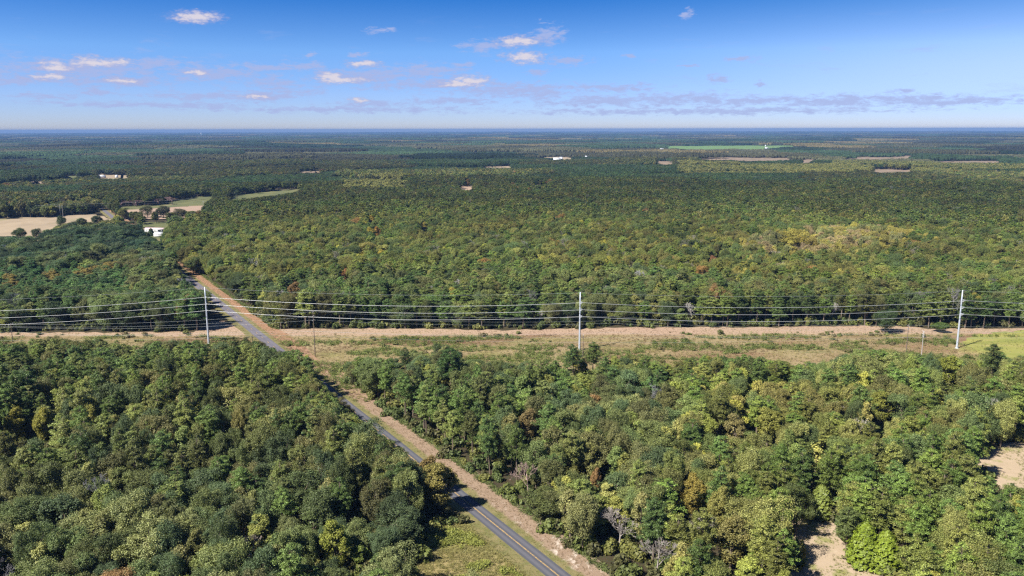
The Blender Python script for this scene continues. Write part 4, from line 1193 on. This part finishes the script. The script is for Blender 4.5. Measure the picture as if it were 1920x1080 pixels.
# weeds in the corridor
C0 = np.array(cor); nW = 52000
x = r.uniform(-430, 430, nW); y = r.uniform(340, 500, nW)
m = inside(x, y, C0) & ((side(x, y) < -4.2) | (side(x, y) > 4.2)) & (np.abs(x / (y + 1)) < 0.75) & ~((x > gp(1812, 650)[0]) & (y < gp(1850, 632)[1])); x, y = x[m], y[m]; n = len(x)
gn = fbm(x * 0.45, y * 1.25, 14, 130, 4); gn2 = fbm(x * 0.5, y * 1.2, 22, 170, 3)
strip = y > 455 + (vnoise(x, y * 0, 30, 4) - .5) * 8
isg = (gn > 0.565) & ~strip; isb = gn2 < 0.40
tt = np.where(isg[:, None], np.array([0.14, 0.175, 0.045]), np.where(isb[:, None], np.array([0.21, 0.14, 0.075]), np.array([0.31, 0.26, 0.115]))) * r.uniform(0.7, 1.25, (n, 1))
sz = np.where(isg, r.uniform(0.9, 2.6, n), r.uniform(0.5, 1.2, n)) * np.where(strip, 0.55, 1)
tm = [tuft_plant(701).mesh('weeds', [M['leaf']]), tuft_plant(702, n=30, r0=0.65).mesh('weeds', [M['leaf']]), tuft_plant(703, n=18, h=1.0).mesh('weeds', [M['leaf']])]
inst_object('weeds', tm, np.stack([x, y, np.zeros(n)], 1), r.integers(0, 3, n), np.stack([np.zeros(n), np.zeros(n), r.uniform(0, 6.28, n)], 1),
            np.stack([sz, sz, sz * 0.8], 1), tt, 'dry tan grass tufts and green weeds covering the power line corridor', 'weeds')
mx = []
for poly, k_ in (([gp(*q) for q in [(1800, 668), (1815, 640), (1850, 626), (1935, 619), (2300, 617), (2300, 700), (1800, 700)]], 9000), ([gp(*q) for q in CLEAR['track']], 900), ([gp(*q) for q in CLEAR['right_field']], 2600)):
    pl = np.array(poly); a_ = r.uniform(pl[:, 0].min(), pl[:, 0].max(), k_); b_ = r.uniform(pl[:, 1].min(), pl[:, 1].max(), k_); m = inside(a_, b_, pl); mx.append(np.stack([a_[m], b_[m]], 1))
mx = np.concatenate(mx); mx = mx[fbm(mx[:, 0], mx[:, 1], 9, 77, 3) > 0.47]; n = len(mx)
inst_object('meadow_grass', tm, np.concatenate([mx, np.zeros((n, 1))], 1), r.integers(0, 3, n), np.stack([np.zeros(n), np.zeros(n), r.uniform(0, 6.28, n)], 1),
            r.uniform(0.2, 0.65, (n, 1)) * np.ones((1, 3)), np.array([(0.24, 0.25, 0.07), (0.30, 0.26, 0.12), (0.20, 0.22, 0.06)])[r.integers(0, 3, n)] * r.uniform(0.7, 1.25, (n, 1)),
            'thin grass tufts on the mown meadow and the sandy clearings', 'grass')
nb = 900; x = r.uniform(-330, 330, nb); y = r.uniform(372, 462, nb)
gn = fbm(x * 0.45, y * 1.25, 14, 130, 4); m = inside(x, y, C0) & (np.abs(side(x, y)) > 7) & (gn > 0.50) & (np.abs(x / y) < 0.75) & ~((x > gp(1790, 650)[0])); x, y = x[m], y[m]; n = len(x)
bz = r.uniform(0.5, 1.5, n) ** 1.5
inst_object('corridor_shrubs', bmesh_, np.stack([x, y, np.zeros(n)], 1), r.integers(0, 3, n), np.stack([np.zeros(n), np.zeros(n), r.uniform(0, 6.28, n)], 1),
            np.stack([bz, bz, bz * 0.7], 1), np.array([(0.12, 0.15, 0.045), (0.16, 0.17, 0.06), (0.19, 0.16, 0.08)])[r.integers(0, 3, n)] * r.uniform(0.75, 1.2, (n, 1)),
            'low green and grey-green shrubs dotted over the power line corridor', 'shrubs')
# grass beside the near road and in the right-hand meadow
t_ = np.concatenate([r.uniform(-60, 900, 26000), r.uniform(-60, 60, 16000)]); s_ = np.concatenate([np.where(r.uniform(0, 1, 26000) < 0.45, r.uniform(-22, -3.6, 26000), r.uniform(3.8, 13.5, 26000)), r.uniform(-46, -5.5, 16000)])
q = RA[None] + RD[None] * t_[:, None] + RN[None] * s_[:, None]
m = (s_ > -7) | (t_ < 42) | (s_ < -22); m &= ~((s_ > 10.5) & inside(q[:, 0], q[:, 1], C0)); q, s_, t_ = q[m], s_[m], t_[m]; n = len(q)
big = (s_ < -9) & (fbm(q[:, 0], q[:, 1], 9, 3, 3) > 0.50)
edge = s_ > 11.0
tt = np.where(big[:, None], np.array([0.24, 0.26, 0.06]), np.where((s_ > 5.5)[:, None], np.array([0.24, 0.17, 0.10]), np.array([0.23, 0.21, 0.075]))) * r.uniform(0.7, 1.25, (n, 1))
tt[edge] = np.array([0.13, 0.16, 0.05]) * r.uniform(0.7, 1.25, (int(edge.sum()), 1))
sz = np.where(big, r.uniform(0.8, 1.9, n), np.where(edge, r.uniform(0.6, 1.8, n), r.uniform(0.15, 0.5, n) * np.where(s_ < -7, 1.8, 1.0)))
inst_object('roadside_grass', tm, np.stack([q[:, 0], q[:, 1], np.zeros(n)], 1), r.integers(0, 3, n), np.stack([np.zeros(n), np.zeros(n), r.uniform(0, 6.28, n)], 1),
            np.stack([sz, sz, sz * 0.8], 1), tt, 'tufts of dry and green grass along both sides of the road', 'grass')


# ------------------------------------------------------------------ power lines
def cone(mb, x, y, z0, z1, r0, r1, n=12, seg=6):
    t = np.linspace(0, 1, seg)
    mb.tube([(x, y, z0 + (z1 - z0) * q) for q in t], r0 + (r1 - r0) * t, n)


POLEH = 31.6
base_px = [(391.5, 644), (1086.5, 657.5), (1794, 653)]
bases = [gp(*p) for p in base_px]
bases = [np.array([-356.0, 402.0])] + bases + [bases[2] + (bases[2] - bases[1]) * np.array([1, 1.0])]
plab = ['pale steel power pole beyond the left edge of the photo', 'pale steel power pole beside the road on the left, tallest thing there',
        'pale steel power pole in the middle of the corridor', 'pale steel power pole casting a long shadow by the mown meadow on the right',
        'pale steel power pole beyond the right edge of the photo']
ARMD = np.array([0.55, -0.83]); LV = [0.985, 0.835, 0.715, 0.60]
att = [[] for _ in LV]
for i, b in enumerate(bases):
    p = empty('steel_power_pole', (b[0], b[1], 0)); tag(p, plab[i], 'power pole', 'steel power poles of the transmission line')
    m = MB(); cone(m, 0, 0, -0.1, POLEH, 0.58, 0.27); m.obj('shaft', M['steel'], p)
    m = MB(); cone(m, 0, 0, 0, 0.35, 0.9, 0.88, 12, 2); m.obj('foundation', M['trim'], p)
    for j, l in enumerate(LV):
        z = POLEH * l; a = ARMD * (0.9 if j == 0 else 2.0)
        m = MB(); m.tube([(0, 0, z), (a[0], a[1], z + 0.25)], [0.10, 0.06], 6); m.obj('bracket', M['steel'], p)
        if j:
            m = MB(); m.tube([(0, 0, z - 1.1), (a[0], a[1], z - 0.05)], [0.08, 0.08], 6)
            m.tube([(a[0] * t, a[1] * t, z - 1.1 + 1.05 * t) for t in (0.35, 0.36, 0.5, 0.51, 0.65, 0.66, 0.8, 0.81)], [0.1, 0.2, 0.2, 0.1, 0.1, 0.2, 0.2, 0.1], 8); m.obj('insulator', M['glass_ins'], p)
        att[j].append(np.array([b[0] + a[0], b[1] + a[1], z + (0.25 if j == 0 else -0.1)]))


def cable(name, pts, sag, rad, mat, label, n=26, cat='power cable', group=None):
    P = []
    for a, b in zip(pts[:-1], pts[1:]):
        t = np.linspace(0, 1, n)[:, None]; q = a + (b - a) * t; L_ = np.linalg.norm(b - a)
        q[:, 2] -= (4 * t * (1 - t))[:, 0] * sag * (L_ / 203.0) ** 2
        P.append(q if not len(P) else q[1:])
    m = MB(); m.tube(np.concatenate(P), rad, 5, cap=False); o = m.obj(name, mat)
    return tag(o, label, cat, group)


clab = ['thin shield wire strung between the tops of the steel poles', 'uppermost thick pale conductor between the steel poles',
        'middle thick pale conductor between the steel poles', 'lowest thick pale conductor between the steel poles']
for j in range(4):
    cable('power_cable', att[j], 3.3 if j else 2.6, 0.035 if j == 0 else 0.08, M['dark_wire'] if j == 0 else M['wire'], clab[j], group='cables of the steel pole line')


def wood_pole(bx, by, H, label, mat, arms=((0.97, 1.6), (0.90, 1.6)), grp='wooden utility poles in the corridor', d=(0.12, 1.0), ins=True):
    p = empty('utility_pole', (bx, by, 0)); tag(p, label, 'utility pole', grp)
    m = MB(); cone(m, 0, 0, -0.1, H, 0.24, 0.14, 8, 5); m.obj('pole', mat, p)
    d = np.array(d) / np.hypot(*d)
    for l, w in arms:
        m = MB(); m.tube([(-d[0] * w, -d[1] * w, H * l), (d[0] * w, d[1] * w, H * l)], 0.09, 4); c = m.obj('crossarm', mat, p)
        if ins:
            for q in (-0.9, 0.0, 0.9):
                m = MB(); z = H * l
                m.tube([(d[0] * w * q, d[1] * w * q, z + t) for t in (0.08, 0.12, 0.2, 0.3, 0.42)], [0.05, 0.12, 0.13, 0.09, 0.05], 6); m.obj('insulator', M['glass_ins'], p)
    return p


wb = [gp(24, 641), gp(591, 669), gp(1093, 668), gp(1699, 661)]
wh = [(gp, 1)]


def height_to(b, py):
    v = np.array([b[0], b[1], 0.0]); zz = 0
    for z in np.arange(2, 45, 0.1):
        if proj(np.array([b[0], b[1], z]))[1][0] <= py: return float(z)
    return 20.0


hts = [height_to(wb[0], 607), height_to(wb[1], 581), height_to(wb[2], 628), height_to(wb[3], 608)]
wood_pole(*wb[0], hts[0], 'short dark utility pole with crossarm at the left edge of the corridor', M['wood'])
wood_pole(*wb[1], hts[1], 'tall dark wooden pole standing in the brown grass right of the road', M['wood'], arms=((0.95, 1.1), (0.86, 1.1), (0.77, 1.1)))
wood_pole(*wb[2], hts[2], 'thin dark utility pole just right of the middle steel pole', M['wood'], arms=((0.97, 0.9),))
wood_pole(*wb[3], hts[3], 'brown wooden pole with crossarm left of the right-hand steel pole', M['wood'], arms=((0.93, 1.2), (0.82, 1.0)))
gb = gp(1727, 674); gh = height_to(gb, 621)
wood_pole(*gb, gh, 'pale grey utility pole with crossarms nearest the right-hand steel pole', M['grey_wood'], arms=((0.97, 1.3), (0.87, 1.3), (0.80, 1.0)))
rb = gp(474, 648); wood_pole(*rb, 6.5, 'short thin pole on the left verge of the road in the corridor', M['wood'], arms=(), ins=False, grp='wooden utility poles in the corridor')
# wires of the wooden line
def wtop(b, h, l, off): return np.array([b[0] + off[0], b[1] + off[1], h * l])
Lx = wb[0] + np.array([-150, -4.0]); Rx = wb[3] + np.array([170, 10.0])
for l, off, lab in ((0.955, (0.1, 1.0), 'upper thin wire hanging on the wooden poles'), (0.87, (-0.1, -1.0), 'second thin wire hanging on the wooden poles'),
                    (0.775, (0.1, 1.0), 'third thin wire hanging on the wooden poles'), (0.55, (0, -0.2), 'lowest thin wire hanging on the wooden poles')):
    pts = [np.array([Lx[0], Lx[1], hts[0] * l]), wtop(wb[0], hts[0], l, off), wtop(wb[1], hts[1], l, off), wtop(wb[3], hts[3], l, off), np.array([Rx[0], Rx[1], hts[3] * l])]
    pts.insert(3, (pts[2] + pts[3]) / 2 + np.array([0, 0, 1.0]))
    cable('utility_wire', pts, 3.0, 0.028, M['dark_wire'], lab, group='wires of the wooden pole line')
q0 = gb + np.array([-320, 6.0]); q1 = gb + np.array([160, 4.0]); q00 = gb + np.array([-640, 14.0])
for z, lab in ((0.97, 'upper thin wire hanging on the pale grey utility pole'), (0.80, 'lower thin wire hanging on the pale grey utility pole')):
    cable('utility_wire', [np.array([*q00, gh * z]), np.array([*q0, gh * z]), np.array([*gb, gh * z]), np.array([*q1, gh * z])], 1.4, 0.026, M['dark_wire'], lab, group='wires of the grey pole line')
# far poles on the left
for (bx_, by_, ty, lab) in ((113.5, 406, 384, 'far utility pole at the stubble field, left of a pair'), (118.5, 407, 385, 'far utility pole at the stubble field, right of a pair'),
                            (382.5, 400, 377, 'far pale utility pole at the right end of the bare field')):
    b = gp(bx_, by_); wood_pole(*b, height_to(b, ty), lab, M['grey_wood'], arms=((0.95, 1.5),), grp='utility poles at the far fields')
b = gp(113.5, 406); b2 = b + np.array([-260, -30.0])
for k, z in enumerate((17, 14)):
    cable('utility_wire', [np.array([*b2, z]), np.array([*b, z]), np.array([*(b + np.array([160, 120.0])), z])], 3, 0.09, M['dark_wire'],
          '%s thin wire crossing in front of the far wood at the left edge' % ('upper', 'lower')[k], group='wires at the stubble field')


# ------------------------------------------------------------------ buildings
def gable(mb, cx, cyy, L_, Wd, z0, z1, over=0.3, mi=0, th_=0.15):
    x0, x1 = cx - L_ / 2 - over, cx + L_ / 2 + over; y0, y1 = cyy - Wd / 2 - over, cyy + Wd / 2 + over
    v = [(x0, y0, z0), (x1, y0, z0), (x1, cyy, z1), (x0, cyy, z1), (x1, y1, z0), (x0, y1, z0)]
    v += [(a, b, c - th_) for a, b, c in v]
    mb.add(v, [[0, 1, 2, 3], [3, 2, 4, 5], [7, 6, 9, 8], [8, 9, 11, 10], [0, 6, 7, 1], [5, 4, 10, 11], [0, 3, 9, 6], [3, 5, 11, 9], [1, 7, 8, 2], [2, 8, 10, 4]], 1.0, mi)


def house(name, px_, py_, L_, Wd, Hh, rz, label, cat, roofm, win=5, rise=1.0, door=True, porch=None, scale_z=0.3, wallm=None):
    b = gp(px_, py_); o = empty(name, (b[0], b[1], scale_z), rz); tag(o, label, cat)
    m = MB(); m.box((0, 0, Hh / 2), (L_, Wd, Hh)); m.obj('wall', wallm or M['white_wall'], o)
    for sx in (-1, 1):
        m = MB(); x = sx * (L_ / 2 - 0.06)
        m.add([(x, -Wd / 2, Hh), (x, Wd / 2, Hh), (x, 0.01, Hh + rise * 0.9), (x, -0.01, Hh + rise * 0.9)], [[0, 1, 2, 3]]); m.obj('gable', wallm or M['white_wall'], o)
    m = MB(); gable(m, 0, 0, L_, Wd, Hh + 0.05, Hh + rise); m.obj('roof', roofm, o)
    for k in range(win):
        x = -L_ / 2 + (k + 0.7) * L_ / (win + 0.4)
        m = MB(); m.box((x, -Wd / 2 - 0.03, Hh * 0.58), (1.25, 0.06, 1.3)); w = m.obj('window', M['trim'], o)
        m = MB(); m.box((x, -Wd / 2 - 0.075, Hh * 0.58), (1.05, 0.03, 1.1)); m.obj('pane', M['glass'], w)
    if door:
        m = MB(); m.box((L_ * 0.08, -Wd / 2 - 0.04, Hh * 0.38), (1.0, 0.08, Hh * 0.74)); m.obj('door', M['trim'], o)
    if porch:
        x, w, dep = porch
        m = MB(); m.box((x, -Wd / 2 - dep / 2, 0.35), (w, dep, 0.25)); m.obj('porch_floor', M['trim'], o)
        for q in (-1, 1):
            m = MB(); m.box((x + q * (w / 2 - 0.2), -Wd / 2 - dep + 0.2, Hh * 0.55), (0.25, 0.25, Hh * 0.92)); m.obj('porch_post', M['white_wall'], o)
        m = MB(); m.box((x, -Wd / 2 - dep / 2 - 0.1, Hh + 0.02), (w + 0.4, dep + 0.3, 0.14)); m.obj('porch_roof', M['white_roof'], o)
    return o


house('mobile_home', 298, 436, 31, 8.0, 4.0, R_(-6), 'long white mobile home with faded pinkish roof among trees beside the road', 'mobile home', M['roof'], win=6, rise=1.3, porch=(3.5, 7, 3.0))
o = house('shed', 299, 444, 10, 6, 3.0, R_(-8), 'white-roofed shed in front of the long white mobile home', 'shed', M['white_roof'], win=0, rise=1.8)
house('farmhouse', 190, 334, 18, 11, 4, R_(5), 'pale-roofed farmhouse far off on the left in a clearing', 'house', M['white_roof'], win=4, rise=3, scale_z=0.8)
house('shed', 219, 334, 5, 5, 5, 0, 'small tall white shed right of the far farmhouse', 'shed', M['white_roof'], win=1, rise=2, scale_z=0.8)
house('barn', 1044, 301, 27, 16, 5, R_(4), 'long white-roofed barn in the far middle distance', 'barn', M['white_roof'], win=4, rise=5, scale_z=0.9)
house('barn', 1052, 300, 11, 12, 7, R_(-8), 'tall white barn touching the right end of the long far barn', 'barn', M['white_roof'], win=2, rise=4, scale_z=0.9)
house('farmhouse', 1099, 300, 8, 8, 10, 0, 'small white house right of the far barns', 'house', M['white_roof'], win=1, rise=5, scale_z=0.9)
house('farmhouse', 1241, 283, 20, 14, 9, 0, 'low white building at the left end of the far green crop field', 'house', M['white_roof'], win=3, rise=3, scale_z=1.0)
house('farmhouse', 1437, 281.5, 16, 12, 10, 0, 'white building at the right end of the far green crop field', 'house', M['white_roof'], win=2, rise=4, scale_z=1.0)
# water tower far off
for px_, py_, hgt, rr_, lab in ((1435, 281, 24, 4.2, 'white water tower above the building beside the far green crop field'), (377.5, 257, 60, 11, 'tiny white water tower near the horizon on the left')):
    b = gp(px_, py_); o = empty('water_tower', (b[0], b[1], 0)); tag(o, lab, 'water tower')
    m = MB(); cone(m, 0, 0, 0, hgt - rr_ * 0.7, rr_ * 0.22, rr_ * 0.16, 10, 3); m.obj('stem', M['white_wall'], o)
    m = MB(); a = np.linspace(0.02, math.pi - 0.02, 9)
    m.tube([(0, 0, hgt - math.cos(q + 0) * rr_ * 0.7) for q in a], [max(0.1, math.sin(q) * rr_) for q in a], 12); m.obj('tank', M['white_wall'], o)

# ------------------------------------------------------------------ air
HZ = 41500
m = MB(); m.box((0, 0, 0), (1, 1, 1)); hz = m.obj('haze', M['trim']); hz.data.materials.clear()
hz.scale = (2 * HZ + 2000, 2 * HZ + 2000, 180); hz.location = (0, 0, 180 / 2 - 45)
tag(hz, 'pale blue air over the whole landscape', 'haze', kind='stuff')
mt = bpy.data.materials.new('haze'); mt.use_nodes = True; nt = mt.node_tree; nt.nodes.clear()
pv = nt.nodes.new('ShaderNodeVolumePrincipled'); out = nt.nodes.new('ShaderNodeOutputMaterial')
pv.inputs['Color'].default_value = (0.20, 0.37, 0.72, 1); pv.inputs['Density'].default_value = 0.00005; pv.inputs['Anisotropy'].default_value = 0.0
nt.links.new(pv.outputs[0], out.inputs['Volume']); hz.data.materials.append(mt)
